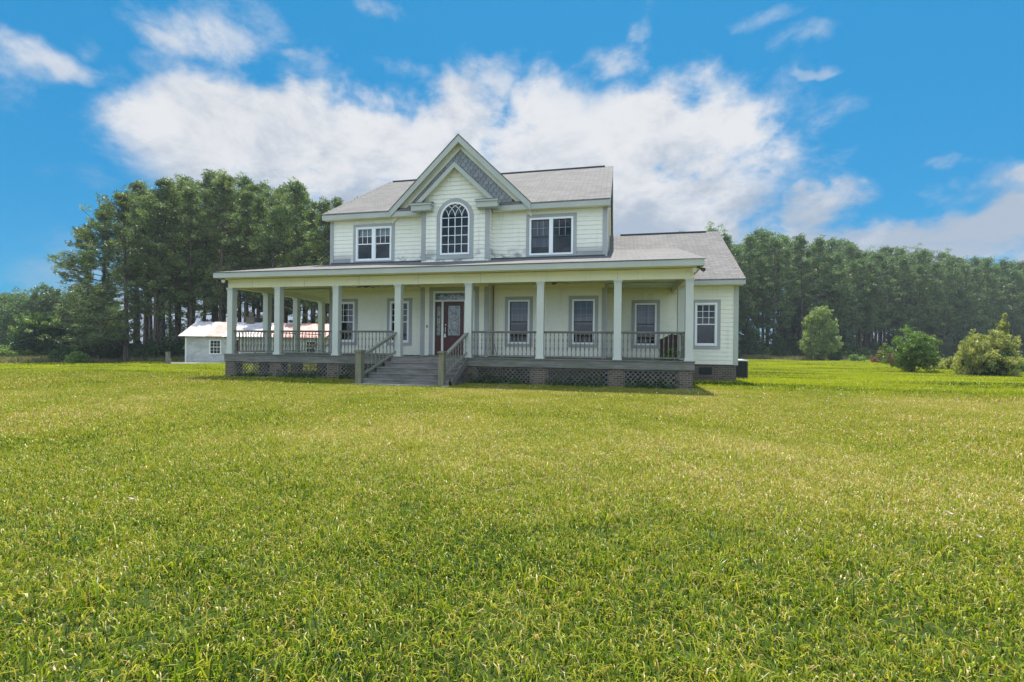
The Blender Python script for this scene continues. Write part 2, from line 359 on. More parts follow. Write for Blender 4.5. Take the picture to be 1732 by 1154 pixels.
# ------------------------------------------------------------------ ground
def gz(x, y):
    x = np.asarray(x, float); y = np.asarray(y, float)
    t = np.logaddexp(0, (-x - 14) / 4) * 4
    lump = .035 * np.sin(x * .31 + 1.3) * np.sin(y * .27) + .02 * np.sin(x * .9 + y * .4)
    far = np.clip((np.hypot(x, y + 2) - 9) / 10, 0, 1)
    return -.95 - .0185 * np.minimum(t, 80) + lump * far
g1 = np.concatenate([-np.geomspace(700, 40, 26), np.linspace(-38, 38, 96), np.geomspace(40, 700, 26)])
GX, GY = np.meshgrid(g1, g1, indexing='ij'); GZ = gz(GX, GY)
V = np.stack([GX, GY, GZ], -1).reshape(-1, 3); n_ = len(g1)
I = np.arange((n_ - 1) * (n_ - 1)); i, j = I // (n_ - 1), I % (n_ - 1)
F = np.stack([i * n_ + j, (i + 1) * n_ + j, (i + 1) * n_ + j + 1, i * n_ + j + 1], -1)
gnd = link('ground', np_mesh('ground', V, F, 'soil'), kind='structure')
for p in gnd.data.polygons: p.use_smooth = True


# ================================================================== THE HOUSE
Z = 0.0
house = empty('house', (-2.0, 2.4, -.95), 'two storey cream farmhouse with wraparound porch, steep scalloped gable and arched window', 'house')
house.location = (0, 0, 0)
H = house
D0, DB, DW = 2.4, 1.95, 4.37          # main wall, bay wall, wing wall
CX = -2.1

def siding(mb, a0, a1, z0, z1, at, normal, holes=(), lim=None, step=.176):
    """horizontal lap boards on plane y=at (normal 'y') or x=at ('+x'/'-x'); lim(z)->(lo,hi) clips gables; holes (a0,a1,z0,z1)"""
    zs = []; z = z0
    cuts = sorted({z0, z1} | {h[2] for h in holes if z0 < h[2] < z1} | {h[3] for h in holes if z0 < h[3] < z1})
    k = 0
    while z < z1 - 1e-6:
        bz0 = z0 + k * step; bz1 = min(z0 + (k + 1) * step, z1); k += 1
        sub = [bz0] + [c for c in cuts if bz0 + 1e-4 < c < bz1 - 1e-4] + [bz1]
        for s0, s1 in zip(sub[:-1], sub[1:]):
            zm = (s0 + s1) / 2; lo, hi = (a0, a1) if lim is None else lim(zm)
            if hi <= lo: continue
            segs = [(lo, hi)]
            for h in holes:
                if h[2] < zm < h[3]:
                    ns = []
                    for (p, q) in segs:
                        if h[1] <= p or h[0] >= q: ns.append((p, q)); continue
                        if h[0] > p: ns.append((p, h[0]))
                        if h[1] < q: ns.append((h[1], q))
                    segs = ns
            o0 = .018 * (1 - (s0 - bz0) / step); o1 = .018 * (1 - (s1 - bz0) / step)
            for p, q in segs:
                if normal == 'y':
                    mb.add([(p, at - o0, s0), (q, at - o0, s0), (q, at - o1, s1), (p, at - o1, s1)], [(0, 1, 2, 3)])
                    mb.add([(p, at, s0), (q, at, s0), (q, at - o0, s0), (p, at - o0, s0)], [(0, 1, 2, 3)])
                else:
                    sg = 1 if normal == '+x' else -1
                    mb.add([(at + sg * o0, p, s0), (at + sg * o0, q, s0), (at + sg * o1, q, s1), (at + sg * o1, p, s1)], [(0, 1, 2, 3)])
                    mb.add([(at, p, s0), (at, q, s0), (at + sg * o0, q, s0), (at + sg * o0, p, s0)], [(0, 1, 2, 3)])
        z = bz1
    return mb

# windows: (centre, width, z0, z1, plane)
LOW = [(-7.38, .9, .55, 2.35, D0), (-4.77, .9, .55, 2.35, D0), (.55, .9, .55, 2.35, D0), (3.18, .9, .55, 2.35, D0), (5.68, .9, .55, 2.35, DW), (8.10, .87, .55, 2.34, DW)]
UPW = [(-6.04, 1.72, 4.15, 5.65, D0), (1.85, 1.78, 4.16, 5.68, D0)]
def hole(w): return (w[0] - w[1] / 2 + .03, w[0] + w[1] / 2 - .03, w[2] + .03, w[3] - .03)

EAVE, RY, RZ = 6.24, 8.3, 9.83; SL = (RZ - EAVE) / (RY - 2.1)
mb = MB()
holes = [hole(w) for w in LOW + UPW if w[4] == D0]
siding(mb, -8.18, -3.50, 0.02, 6.10, D0, 'y', holes); mb.build('wall', 'siding', H); mb = MB(); siding(mb, -.66, 4.05, 0.02, 6.10, D0, 'y', holes)
mb.build('wall', 'siding', H)
mb = MB(); siding(mb, DW, 9, -.2, 3.35, 9.33, '+x'); siding(mb, 4.06, 9.33, -.22, 3.12, DW, 'y', [hole(w) for w in LOW if w[4] == DW])
mb.build('wall', 'siding', H)
WY, WZ = 9.3, 6.47; WS = (WZ - 3.26) / (WY - 3.87)
mb = MB()
lm = lambda z: (D0, 14.2) if z < 6.2 else (2.1 + (z - EAVE) / SL, 14.5 - (z - EAVE) / SL)
siding(mb, 0, 0, .02, 9.7, 4.05, '+x', lim=lm); mb.build('wall', 'siding', H); mb = MB(); siding(mb, 0, 0, .02, 9.7, -8.18, '-x', lim=lm)
lm2 = lambda z: (DW, 14.2) if z < 3.2 else (3.87 + (z - 3.26) / WS, 14.7 - (z - 3.26) / WS)
siding(mb, 0, 0, 3.35, 6.3, 9.33, '+x', lim=lm2); siding(mb, 9, 14.2, -.2, 3.35, 9.33, '+x')
mb.add([(-8.18, 14.2, -.3), (9.33, 14.2, -.3), (9.33, 14.2, 3.2), (4.05, 14.2, 3.2), (4.05, 14.2, 6.2), (-8.18, 14.2, 6.2)], [(5, 4, 3, 2, 1, 0)])
mb.build('wall', 'siding', H)
# centre bay, ground floor + upper floor + its gable
BL_, BR_ = -3.57, -.63
arch = (-2.73, -1.47, 4.28, 5.76)
door_hole = (-3.0, -1.2, .05, 2.66)
r_in = .63
mb = MB()
siding(mb, BL_, BR_, .02, 5.76, DB, 'y', [arch, door_hole])
def bay_lim(z):
    if z < 6.3: return (BL_, BR_)
    k = (z - 6.3) / .95; return (-3.80 + k, -.40 - k) if k > .2 else (BL_, BR_)
zz = 5.76; k = 0
while zz < 7.80:
    z1 = zz + .044; off = .018 * (1 - (((zz - .02) / .176) % 1)); off1 = max(0, off - .006)
    lo, hi = bay_lim(zz + .022)
    if hi > lo:
        dz = zz + .022 - 5.76; cut = math.sqrt(max(0, r_in ** 2 - dz ** 2)) if dz < r_in else 0
        segs = [(lo, CX - cut), (CX + cut, hi)] if cut > .01 else [(lo, hi)]
        for p, q in segs:
            mb.add([(p, DB - off, zz), (q, DB - off, zz), (q, DB - off1, z1), (p, DB - off1, z1)], [(0, 1, 2, 3)])
    zz = z1
for X, nr in ((BL_, '-x'), (BR_, '+x')): siding(mb, DB, D0, .02, 6.3, X, nr)
mb.build('bay_wall', 'siding', H)
# scalloped shingle field behind the big gable
RK = .97
def scale_wall():
    V, F, r = [], [], []; rng = random.Random(3); w = .225; rowh = .165; row = 0; z = 6.0; y = D0 - .012
    while z < 9.3:
        half = (9.05 - z) / RK
        off = (row % 2) * w / 2; x = -4.4 + off
        while x < .3:
            if abs(x - CX) < half + .05:
                b = len(V); lay = .004 + (row % 2) * .002
                pts = [(-.5, 1.0), (-.5, .30), (-.32, .08), (-.12, 0), (.12, 0), (.32, .08), (.5, .30), (.5, 1.0)]
                for px, pz in pts:
                    V.append((x + px * w * .93, y - .024 + .020 * pz - lay, z + .012 + pz * rowh * 1.3))
                for px, pz in pts: V.append((x + px * w * .93, y - .008 + .016 * pz, z + .016 + pz * rowh * 1.3))
                F.append([b + i for i in range(8)]); r.append(rng.random())
                for i in range(7): F.append([b + i, b + i + 8, b + i + 9, b + i + 1]); r.append(0)
            x += w
        z += rowh; row += 1
    me = bpy.data.meshes.new('gable_shingles'); me.from_pydata(V, [], F); me.materials.append(MT['scale_shingle'])
    at = me.attributes.new('rnd', 'FLOAT', 'FACE'); at.data.foreach_set('value', r); me.update(); return me
link('gable_shingles', scale_wall(), H)
MB().prism([(CX - 3.2, 6.0), (CX + 3.2, 6.0), (CX, 9.1)], D0 + .002, D0 + .04).build('gable_backing', 'dark_metal', H)

# roofs ------------------------------------------------------------
XL, XR = -8.43, 4.20
mb = MB()
mb.slab([(XL, 2.06, EAVE), (XR, 2.06, EAVE), (XR, RY, RZ), (XL, RY, RZ)], .05)
mb.slab([(XL, RY, RZ), (XR, RY, RZ), (XR, 14.5, EAVE), (XL, 14.5, EAVE)], .05)
rf = mb.build('roof', 'shingle_y', H)
for a, b in ((-8.15, -6.0), (-2.6, 3.78)): MB().box(a, b, RY - .12, RY + .12, RZ - .04, RZ + .02).build('ridge_vent', 'dark_metal', rf)
mb = MB()
mb.slab([(4.05, 3.84, 3.26), (9.50, 3.84, 3.26), (9.50, WY, WZ), (4.05, WY, WZ)], .05)
mb.slab([(4.05, WY, WZ), (9.50, WY, WZ), (9.50, 14.7, 3.26), (4.05, 14.7, 3.26)], .05)
wr = mb.build('wing_roof', 'shingle_y', H)
MB().box(4.6, 8.9, WY - .12, WY + .12, WZ - .04, WZ + .018).build('ridge_vent', 'dark_metal', wr)
# front cross gable and the smaller bay gable
AX, AZ_ = CX + .06, 9.27; FZ = 6.27; FW = (AZ_ - FZ) / RK
mb = MB()
mb.slab([(AX - FW, 2.02, FZ), (AX, 2.02, AZ_), (AX, 7.5, AZ_), (AX - FW, 7.5, FZ)][::-1], .05)
mb.slab([(AX + FW, 2.02, FZ), (AX, 2.02, AZ_), (AX, 7.5, AZ_), (AX + FW, 7.5, FZ)], .05)
mb.build('gable_roof', 'shingle_x', H)
BX, BZ = CX + .03, 8.02; BF = 6.33; BW = (BZ - BF) / .95
mb = MB()
mb.slab([(BX - BW, 1.66, BF), (BX, 1.66, BZ), (BX, D0 - .03, BZ), (BX - BW, D0 - .03, BF)][::-1], .035)
mb.slab([(BX + BW, 1.66, BF), (BX, 1.66, BZ), (BX, D0 - .03, BZ), (BX + BW, D0 - .03, BF)], .035)
mb.build('gable_roof', 'shingle_x', H)
def rake(x0, z0, xa, za, y0, y1, h, drop=0.0):
    mb = MB()
    for s in (-1, 1):
        xf = xa + s * (xa - x0)
        mb.prism([(xf, z0 - drop), (xa, za - drop), (xa, za - drop - h), (xf, z0 - drop - h)] if s < 0 else [(xa, za - drop), (xf, z0 - drop), (xf, z0 - drop - h), (xa, za - drop - h)], y0, y1)
    return mb
rake(AX - FW, FZ, AX, AZ_, 2.035, 2.065, .30, .052).build('rake_board', 'sage', H)
rake(AX - FW + .02, FZ - .12, AX, AZ_ - .14, 2.067, D0 - .05, .03, .03).build('soffit', 'cream_beam', H)
rake(AX - FW, FZ, AX, AZ_, D0 - .085, D0 - .055, .34, .20).build('frieze_board', 'siding', H)
rake(BX - BW, BF, BX, BZ, 1.672, 1.705, .24, .037).build('rake_board', 'sage', H)
rake(BX - BW + .02, BF - .1, BX, BZ - .12, 1.707, DB - .02, .03, .03).build('soffit', 'cream_beam', H)
for a, b in ((-3.93, -3.06), (-1.11, -.22)):
    MB().box(a, b, 1.62, D0 - .02 if False else DB - .02, 6.03, 6.25).box(a - .03, b + .03, 1.58, DB - .02, 6.25, 6.33).build('cornice_return', 'sage', H)
    MB().slab([(a - .05, 1.56, 6.345), (b + .05, 1.56, 6.345), (b + .02, DB - .02, 6.46), (a - .02, DB - .02, 6.46)], .012).build('return_roof', 'shingle_y', H)
# eave fascias, soffits, rakes on gable ends
for a, b in ((XL + .03, -3.62), (-.55, XR - .03)):
    MB().box(a, b, 2.075, 2.10, 5.97, 6.19).build('fascia', 'sage', H)
    MB().box(a, b, 2.102, D0 - .02, 5.99, 6.02).build('soffit', 'cream_beam', H)
MB().box(XR - .12, XR, 2.07, 2.4, 5.95, 6.18).build('fascia', 'sage', H)
for X in (XL, XR - .025):
    mb = MB()
    for y0, z0, y1, z1 in ((2.10, EAVE - .06, RY, RZ - .055), (RY, RZ - .055, 14.46, EAVE - .06)):
        mb.add([(X, y0, z0), (X, y1, z1), (X, y1, z1 - .2), (X, y0, z0 - .2), (X + .025, y0, z0), (X + .025, y1, z1), (X + .025, y1, z1 - .2), (X + .025, y0, z0 - .2)],
               [(0, 1, 2, 3), (7, 6, 5, 4), (0, 4, 5, 1), (2, 6, 7, 3), (0, 3, 7, 4), (1, 5, 6, 2)])
    mb.build('rake_board', 'white_frame', H)
MB().box(6.98, 9.49, 3.85, 3.875, 3.03, 3.21).build('fascia', 'sage', H)
MB().box(4.06, 9.47, 3.877, DW - .02, 3.04, 3.07).build('soffit', 'cream_beam', H)
mb = MB()
for y0, z0, y1, z1 in ((3.86, 3.205, WY, WZ - .055), (WY, WZ - .055, 14.68, 3.2)):
    X = 9.475
    mb.add([(X, y0, z0), (X, y1, z1), (X, y1, z1 - .18), (X, y0, z0 - .18), (X + .02, y0, z0), (X + .02, y1, z1), (X + .02, y1, z1 - .18), (X + .02, y0, z0 - .18)],
           [(0, 1, 2, 3), (7, 6, 5, 4), (0, 4, 5, 1), (2, 6, 7, 3), (0, 3, 7, 4), (1, 5, 6, 2)])
mb.build('rake_board', 'sage', H)
# corner boards
def vtrim(x0, x1, y, z0, z1, mat='trim_grey'): return MB().box(x0, x1, y - .035, y + .002, z0, z1).build('corner_board', mat, H)
for z0, z1 in ((.0, 2.96), (4.0, 5.985)):
    vtrim(-8.20, -8.03, D0, z0, z1); vtrim(3.90, 4.075, D0, z0, z1)
    if z0 < 1: vtrim(BL_ - .015, BL_ + .17, DB, z0, z1); vtrim(BR_ - .17, BR_ + .015, DB, z0, z1)
    else: vtrim(BL_ - .015, BL_ + .17, DB, 4.0, 6.03); vtrim(BR_ - .17, BR_ + .015, DB, 4.0, 6.03)
vtrim(9.18, 9.35, DW, -.24, 3.035, 'sage')
MB().box(4.052, 4.085, D0 + .0, D0 + .14, 0, 6.0).build('corner_board', 'white_frame', H)
MB().box(9.332, 9.365, DW, DW + .15, -.24, 3.1).build('corner_board', 'sage', H)
mb = MB().box(4.03, 4.05, D0 + .4, 8.2, 4.02, 4.9); mb.build('flashing', 'shingle_x', H)
# foundations
MB().box(4.08, 9.30, DW + .025, 14.1, -1.3, -.24).box(-8.15, 4.08, D0 + .03, 14.1, -1.4, -.005).build('foundation', 'brick', H)
v_ = MB().box(7.87, 8.36, DW + .005, DW + .024, -.65, -.36).build('foundation_vent', 'black', H)
mb = MB()
for k in range(6): mb.box(7.89, 8.34, DW - .006, DW + .004, -.63 + k * .045, -.612 + k * .045)
mb.build('louver', 'dark_metal', v_)

# windows ----------------------------------------------------------
def window(cx, w, z0, z1, y, kind):
    x0, x1 = cx - w / 2, cx + w / 2; double = w > 1.2; fw = .075
    mb = MB()
    yf, yb = y - .05, y + .06
    mb.box(x0, x1, yf, yb, z1 - fw, z1).box(x0, x1, yf, yb, z0, z0 + fw)
    mb.box(x0, x0 + fw, yf, yb, z0 + fw, z1 - fw).box(x1 - fw, x1, yf, yb, z0 + fw, z1 - fw)
    lights = [(x0 + fw, x1 - fw)]
    if double:
        mb.box(cx - .08, cx + .08, yf, yb, z0 + fw, z1 - fw); lights = [(x0 + fw, cx - .08), (cx + .08, x1 - fw)]
    win = mb.build('window', 'white_frame', H)
    t = .135
    tm = MB().box(x0 - t, x1 + t, y - .036, y + .002, z1 + .002, z1 + t).box(x0 - t, x1 + t, y - .036, y + .002, z0 - t, z0 - .002)
    tm.box(x0 - t, x0 - .002, y - .036, y + .002, z0 - .002, z1 + .002).box(x1 + .002, x1 + t, y - .036, y + .002, z0 - .002, z1 + .002)
    tm.build('trim', 'trim_grey', win)
    zm = z0 + fw + (z1 - z0 - 2 * fw) * .5
    for li, (a, b) in enumerate(lights):
        zt, zb = z1 - fw, z0 + fw
        sm = 'white_frame' if kind == 'clear' else 'trim_grey'
        s = MB().box(a, b, y - .022, y + .012, zm - .02, zm + .02)
        for q in (a, b - .02): s.box(q, q + .02, y - .018, y + .01, zb, zt)
        s.box(a, b, y - .018, y + .01, zb, zb + .03).box(a, b, y - .018, y + .01, zt - .02, zt)
        s.build('sash', 'white_frame' if kind == 'clear' else 'dark_metal', win)
        nr = 2 if double else 3; g = MB(); q = .007 if kind != 'clear' else .010
        for i in (1, 2):
            X = a + (b - a) * i / 3; g.box(X - q, X + q, y - .010, y + .004, zm + .02, zt - .02)
        for i in range(1, nr):
            Zz = zm + .02 + (zt - zm - .04) * i / nr; g.box(a + .02, b - .02, y - .009, y + .003, Zz - q, Zz + q)
        g.build('muntin', 'white_frame' if kind == 'clear' else 'trim_grey', win)
        MB().add([(a, y + .014, zb), (b, y + .014, zb), (b, y + .014, zt), (a, y + .014, zt)], [(0, 1, 2, 3)]).build('pane', 'glass' if kind == 'clear' else 'glass_screen', win)
        rm = MB(); d = .9
        rm.add([(a - .03, y + .061, zb - .03), (b + .03, y + .061, zb - .03), (b + .03, y + .061, zt + .03), (a - .03, y + .061, zt + .03),
                (a - .03, y + d, zb - .03), (b + .03, y + d, zb - .03), (b + .03, y + d, zt + .03), (a - .03, y + d, zt + .03)],
               [(4, 5, 6, 7), (0, 1, 5, 4), (1, 2, 6, 5), (2, 3, 7, 6), (3, 0, 4, 7)])
        rm.build('room_recess', 'room_dark', win)
        if kind == 'blind' or (kind == 'half' and li == 0):
            bz = zm - .1 if kind == 'blind' else zb + (zt - zb) * .2
            MB().box(a + .01, b - .01, y + .10, y + .11, bz, zt).build('blind', 'blind', win)
        if kind == 'clear' and double:
            MB().box(a + .01, b - .01, y + .13, y + .14, zt - .3, zt).build('blind', 'blind', win)
for w, kd in zip(LOW + UPW, ('clear', 'clear', 'blind', 'blind', 'blind', 'clear', 'clear', 'half')): window(*w, kd)
# arched window
def arc(cx, cz, r, a0, a1, n): return [(cx + r * math.cos(a0 + (a1 - a0) * i / n), cz + r * math.sin(a0 + (a1 - a0) * i / n)) for i in range(n + 1)]
def ring(mb, ri, ro, y0, y1, zs, zb, n=28):
    A = [(CX + ro, zb)] + arc(CX, zs, ro, 0, math.pi, n) + [(CX - ro, zb)]; B = [(CX + ri, zb)] + arc(CX, zs, ri, 0, math.pi, n) + [(CX - ri, zb)]
    k = len(A); V = [(x, y0, z) for x, z in A] + [(x, y0, z) for x, z in B] + [(x, y1, z) for x, z in A] + [(x, y1, z) for x, z in B]
    F = []
    for i in range(k - 1):
        F += [(i + 1, i, i + k, i + k + 1), (i, i + 1, i + 2 * k + 1, i + 2 * k), (i + k + 1, i + k, i + 3 * k, i + 3 * k + 1)]
    return mb.add(V, F)
zs, zb = 5.74, 4.28
mb = ring(MB(), .575, .635, DB - .05, DB + .05, zs, zb); mb.box(CX - .635, CX + .635, DB - .05, DB + .05, zb - .07, zb + .002)
aw = mb.build('window', 'white_frame', H)
mb = ring(MB(), .637, .80, DB - .038, DB + .002, zs, zb - .07); mb.box(CX - .80, CX + .80, DB - .038, DB + .002, 4.03, zb - .072); mb.build('trim', 'trim_grey', aw)
mb = MB(); q = .012
for i in (-1, 0, 1): mb.box(CX + i * .2875 - q, CX + i * .2875 + q, DB - .02, DB + .012, zb, zs)
for i in range(1, 5): z = zb + (zs - zb) * i / 4; mb.box(CX - .575, CX + .575, DB - .018, DB + .010, z - q, z + q)
for i in (-1, 0, 1):
    for s in (-1, 1):
        c0 = CX + i * .2875 - s * .575 * 1.0
        pts = []
        for k in range(19):
            a = math.pi / 2 * k / 18; x, z = c0 + s * .575 * math.cos(a), zs + .575 * math.sin(a)
            if math.hypot(x - CX, z - zs) < .578: pts.append((x, DB - .006, z))
        for p0, p1 in zip(pts[:-1], pts[1:]): mb.bar(p0, p1, .02, .022, (0, 1, 0))
mb.build('muntin', 'white_frame', aw)
P_ = [(CX - .58, zb)] + [(CX + .58, zb)] + arc(CX, zs, .58, 0, math.pi, 24)
MB().add([(x, DB + .02, z) for x, z in P_], [tuple(range(len(P_)))]).build('pane', 'glass', aw)
MB().box(CX - 1.0, CX + 1.0, DB + .9, DB + .92, 4.1, 6.6).box(CX - .78, CX - .76, DB + .052, DB + .9, 4.1, 6.5).box(CX + .76, CX + .78, DB + .052, DB + .9, 4.1, 6.5).box(CX - .76, CX + .76, DB + .052, DB + .9, 4.15, 4.2).build('room_recess', 'room_dark', aw)

# entrance ----------------------------------------------------------
y = DB
mb = MB().box(-3.19, -3.02, y - .04, y + .002, 0, 2.87).box(-1.20, -1.03, y - .04, y + .002, 0, 2.87).box(-3.02, -1.20, y - .04, y + .002, 2.70, 2.87)
ent = mb.build('front_entrance', 'trim_grey', H)
mb = MB().box(-3.02, -2.94, y - .03, y + .1, .05, 2.70).box(-1.28, -1.20, y - .03, y + .1, .05, 2.70).box(-2.94, -1.28, y - .03, y + .1, 2.62, 2.70)
mb.box(-2.94, -1.28, y - .03, y + .1, 2.27, 2.335).box(-2.65, -2.56, y - .03, y + .1, .05, 2.27).box(-1.66, -1.57, y - .03, y + .1, .05, 2.27)
mb.build('frame', 'door_trim', ent)
MB().box(-3.19, -1.03, y - .12, y + .1, 0, .05).build('threshold', 'grey_wood', ent)
MB().box(-2.94, -1.28, y + .03, y + .05, 2.335, 2.62).build('transom', 'leaded_glass', ent)
def leaf(x0, x1, name, gx0, gx1, gz0, gz1):
    d = MB().box(x0, x1, y + .03, y + .075, .055, gz0).box(x0, x1, y + .03, y + .075, gz1, 2.265).box(x0, gx0, y + .03, y + .075, gz0, gz1).box(gx1, x1, y + .03, y + .075, gz0, gz1)
    pw = gx1 - gx0
    for (pz0, pz1) in ((.18, .42), (.50, gz0 - .08)) if pw > .3 else ((.18, gz0 - .08),):
        d.box(gx0 + .0, gx1, y + .022, y + .03, pz0, pz1).box(gx0 + .03, gx1 - .03, y + .014, y + .022, pz0 + .03, pz1 - .03)
    d.box(gx0 - .03, gx0, y + .018, y + .03, gz0 - .03, gz1 + .03).box(gx1, gx1 + .03, y + .018, y + .03, gz0 - .03, gz1 + .03)
    d.box(gx0, gx1, y + .018, y + .03, gz1, gz1 + .03).box(gx0, gx1, y + .018, y + .03, gz0 - .03, gz0)
    d.build(name, 'maroon', ent)
    MB().box(gx0, gx1, y + .04, y + .05, gz0, gz1).build('door_glass', 'leaded_glass', ent)
    c = MB(); mx, mz = (gx0 + gx1) / 2, (gz0 + gz1) / 2; hw, hh = pw / 2, (gz1 - gz0) / 2
    def ln(pts, th=.009):
        for p, q_ in zip(pts[:-1], pts[1:]): c.bar((p[0], y + .036, p[1]), (q_[0], y + .036, q_[1]), .008, th, (0, 1, 0))
    el_ = [(mx + hw * .62 * math.cos(a), mz + hh * .88 * math.sin(a)) for a in [2 * math.pi * k / 28 for k in range(29)]]
    if pw > .3: ln(el_)
    ln([(gx0 + .03, gz0 + .03), (gx1 - .03, gz0 + .03), (gx1 - .03, gz1 - .03), (gx0 + .03, gz1 - .03), (gx0 + .03, gz0 + .03)])
    for k in (-1, 0, 1):
        for s in ((-1, 1) if pw > .3 else (0,)):
            ox = mx + s * hw * .18; oz = mz + k * .15; r0, r1 = (.055, .10) if pw > .3 else (.07, .10)
            ln([(ox - r0, oz), (ox, oz + r1), (ox + r0, oz), (ox, oz - r1), (ox - r0, oz)])
    ln([(mx, mz + .25), (mx, gz1)]); ln([(mx, mz - .25), (mx, gz0)])
    c.build('caming', 'caming', ent)
leaf(-2.56, -1.66, 'door', -2.38, -1.84, .86, 2.10)
leaf(-2.94, -2.65, 'sidelight', -2.885, -2.705, .86, 2.08)
leaf(-1.57, -1.28, 'sidelight', -1.515, -1.335, .86, 2.08)
c = MB()
for k in range(4):
    ox = -2.34 + k * .15; pts = [(ox - .09, 2.478), (ox, 2.53), (ox + .09, 2.478), (ox, 2.425), (ox - .09, 2.478)]
    for p, q_ in zip(pts[:-1], pts[1:]): c.bar((p[0], y + .026, p[1]), (q_[0], y + .026, q_[1]), .008, .01, (0, 1, 0))
for a, b in ((-2.92, -2.43), (-1.8, -1.3)): c.bar((a, y + .026, 2.478), (b, y + .026, 2.478), .008, .01, (0, 1, 0))
c.build('caming', 'caming', ent)
hd = MB().turned(-2.47, y + .0, [(1.02, .006), (1.03, .018), (1.20, .018), (1.21, .006)]); hd.tube([(-2.47, y + .03, 1.17), (-2.47, y - .03, 1.15), (-2.47, y - .03, 1.0), (-2.46, y + .02, .95)], [.01] * 4)
hd.tube([(-2.47, y + .03, 1.3), (-2.47, y - .005, 1.3)], [.03, .025], 10)
hd.build('handle', 'handle_metal', ent)
MB().prism([(-2.52, .78), (-2.42, .78), (-2.44, .93), (-2.50, .93)], y - .06, y - .02).build('lockbox', 'pale_metal', ent)
MB().box(-3.30, -3.27, DB - .05, DB - .018, 1.18, 1.30).build('doorbell', 'black', H)
MB().tube([(BR_ + .10, D0 - .06, .05), (BR_ + .10, D0 - .06, 2.95)], [.03, .03], 8).build('drain_pipe', 'brown_pipe', H)

# porch ---------------------------------------------------------------
mb = MB()
yb = -.05
while yb < D0 - .01:
    y1 = min(yb + .142, D0 - .03); mb.box(-11.52, 7.04, yb, y1, -.032, 0); yb += .144
while yb < 8.9:
    mb.box(-11.52, -8.20, yb, yb + .142, -.032, 0)
    if yb < DW - .16: mb.box(4.09, 7.04, yb, yb + .142, -.032, 0)
    yb += .144
mb.build('deck', 'grey_wood', H)
mb = MB().box(-11.50, 7.02, -.02, .02, -.31, -.034).box(-11.50, -11.46, .021, 8.9, -.31, -.034).box(6.98, 7.02, .021, DW, -.31, -.034)
mb.build('rim_board', 'grey_wood', H)
# piers and lattice
PX = [(-11.48, -11.02), (-9.30, -8.80), (-6.67, -6.15), (-3.95, -3.46), (-.98, -.53), (1.54, 2.07), (4.25, 4.74), (6.51, 6.98)]
for a, b in PX: MB().box(a, b, .024, .45, -1.2, -.312).build('brick_pier', 'brick', H)
for yy in (2.1, 4.2, 6.3): MB().box(-11.44, -11.04, yy - .2, yy + .2, -1.3, -.312).build('brick_pier', 'brick', H)
MB().box(6.58, 6.96, 2.0, 2.4, -1.2, -.312).build('brick_pier', 'brick', H)
def lattice(x0, x1, z0, z1, y):
    mb = MB(); sp = .165; w = .030
    mb.box(x0, x1, y - .012, y + .012, z1 - .035, z1).box(x0, x0 + .035, y - .012, y + .012, z0, z1 - .036).box(x1 - .035, x1, y - .012, y + .012, z0, z1 - .036)
    h = z1 - .036 - z0
    for s, yy in ((1, y - .005), (-1, y + .006)):
        c = x0 - h
        while c < x1:
            xa, xb, za, zb2 = c, c + h, z0, z1 - .036
            if xa < x0: za += (x0 - xa); xa = x0
            if xb > x1: zb2 -= (xb - x1); xb = x1
            if xb - xa > .02:
                if s > 0: mb.bar((xa, yy, za), (xb, yy, zb2), w, .008, (0, 1, 0))
                else: mb.bar((x0 + x1 - xa, yy, za), (x0 + x1 - xb, yy, zb2), w, .008, (0, 1, 0))
            c += sp
    return mb.build('lattice', 'lattice_wood', H)
for a_, b_ in ((.5, 1.9), (2.3, 4.0), (4.4, 6.1), (6.5, 8.8)):
    o = lattice(a_, b_, -1.05, -.335, 0); o.location = (-11.42, 0, 0); o.rotation_euler.z = R(90)
lattice(-11.4, -8.2, -1.05, -.335, 8.8); MB().box(-11.4, -8.2, 8.4, 8.43, -1.3, -.2).build('lattice_dark_backing', 'dark_board', H)  # dark sheet added under the porch to block bright ground behind the lattice
for (a, b), (c_, d_) in zip(PX[:-1], PX[1:]):
    if abs(b + 3.46) < .01: continue
    lattice(b + .01, c_ - .01, -1.0, -.335, .06)
# columns
CXS = [-11.40, -9.12, -6.46, -3.80, -.985, 1.70, 4.39, 6.72]
def col_mesh():
    mb = MB().box(-.125, .125, -.125, .125, .10, 2.66)
    mb.box(-.14, .14, -.14, .14, .06, .10).box(-.155, .155, -.155, .155, 0.002, .06)
    mb.box(-.14, .14, -.14, .14, 2.66, 2.70).box(-.158, .158, -.158, .158, 2.70, 2.748)
    return mb.mesh('column', 'column_paint')
cm = col_mesh()
for x in CXS: link('column', cm, H).location = (x + .125, .125, 0)
for k in range(1, 5): link('column', cm, H).location = (-11.275, 2.03 * k + .125, 0)
link('column', cm, H).location = (6.845, 2.1 + .125, 0)
# beams, ceiling, fascia
MB().box(-11.38, 6.97, .02, .24, 2.75, 3.10).build('porch_beam', 'cream_beam', H)
MB().box(-11.37, -11.15, .242, 8.7, 2.75, 3.10).build('porch_beam', 'cream_beam', H); MB().box(6.74, 6.96, .242, DW - .02, 2.75, 3.10).build('porch_beam', 'cream_beam', H)
for x in (-10.2, -7.75, -5.3, -2.85, -.4, 2.05, 4.5): MB().box(x, x + .008, .014, .0195, 2.76, 3.095).build('joint_strip', 'trim_grey', H)
mb = MB(); yy = .245
while yy < D0 - .01:
    mb.box(-11.14, 6.73, yy, min(yy + .30, D0 - .02), 2.975, 3.0); yy += .305
while yy < 8.6:
    mb.box(-11.14, -8.2, yy, yy + .30, 2.975, 3.0)
    if yy < DW - .3: mb.box(4.1, 6.73, yy, yy + .30, 2.975, 3.0)
    yy += .305
mb.build('porch_ceiling', 'ceiling_paint', H)
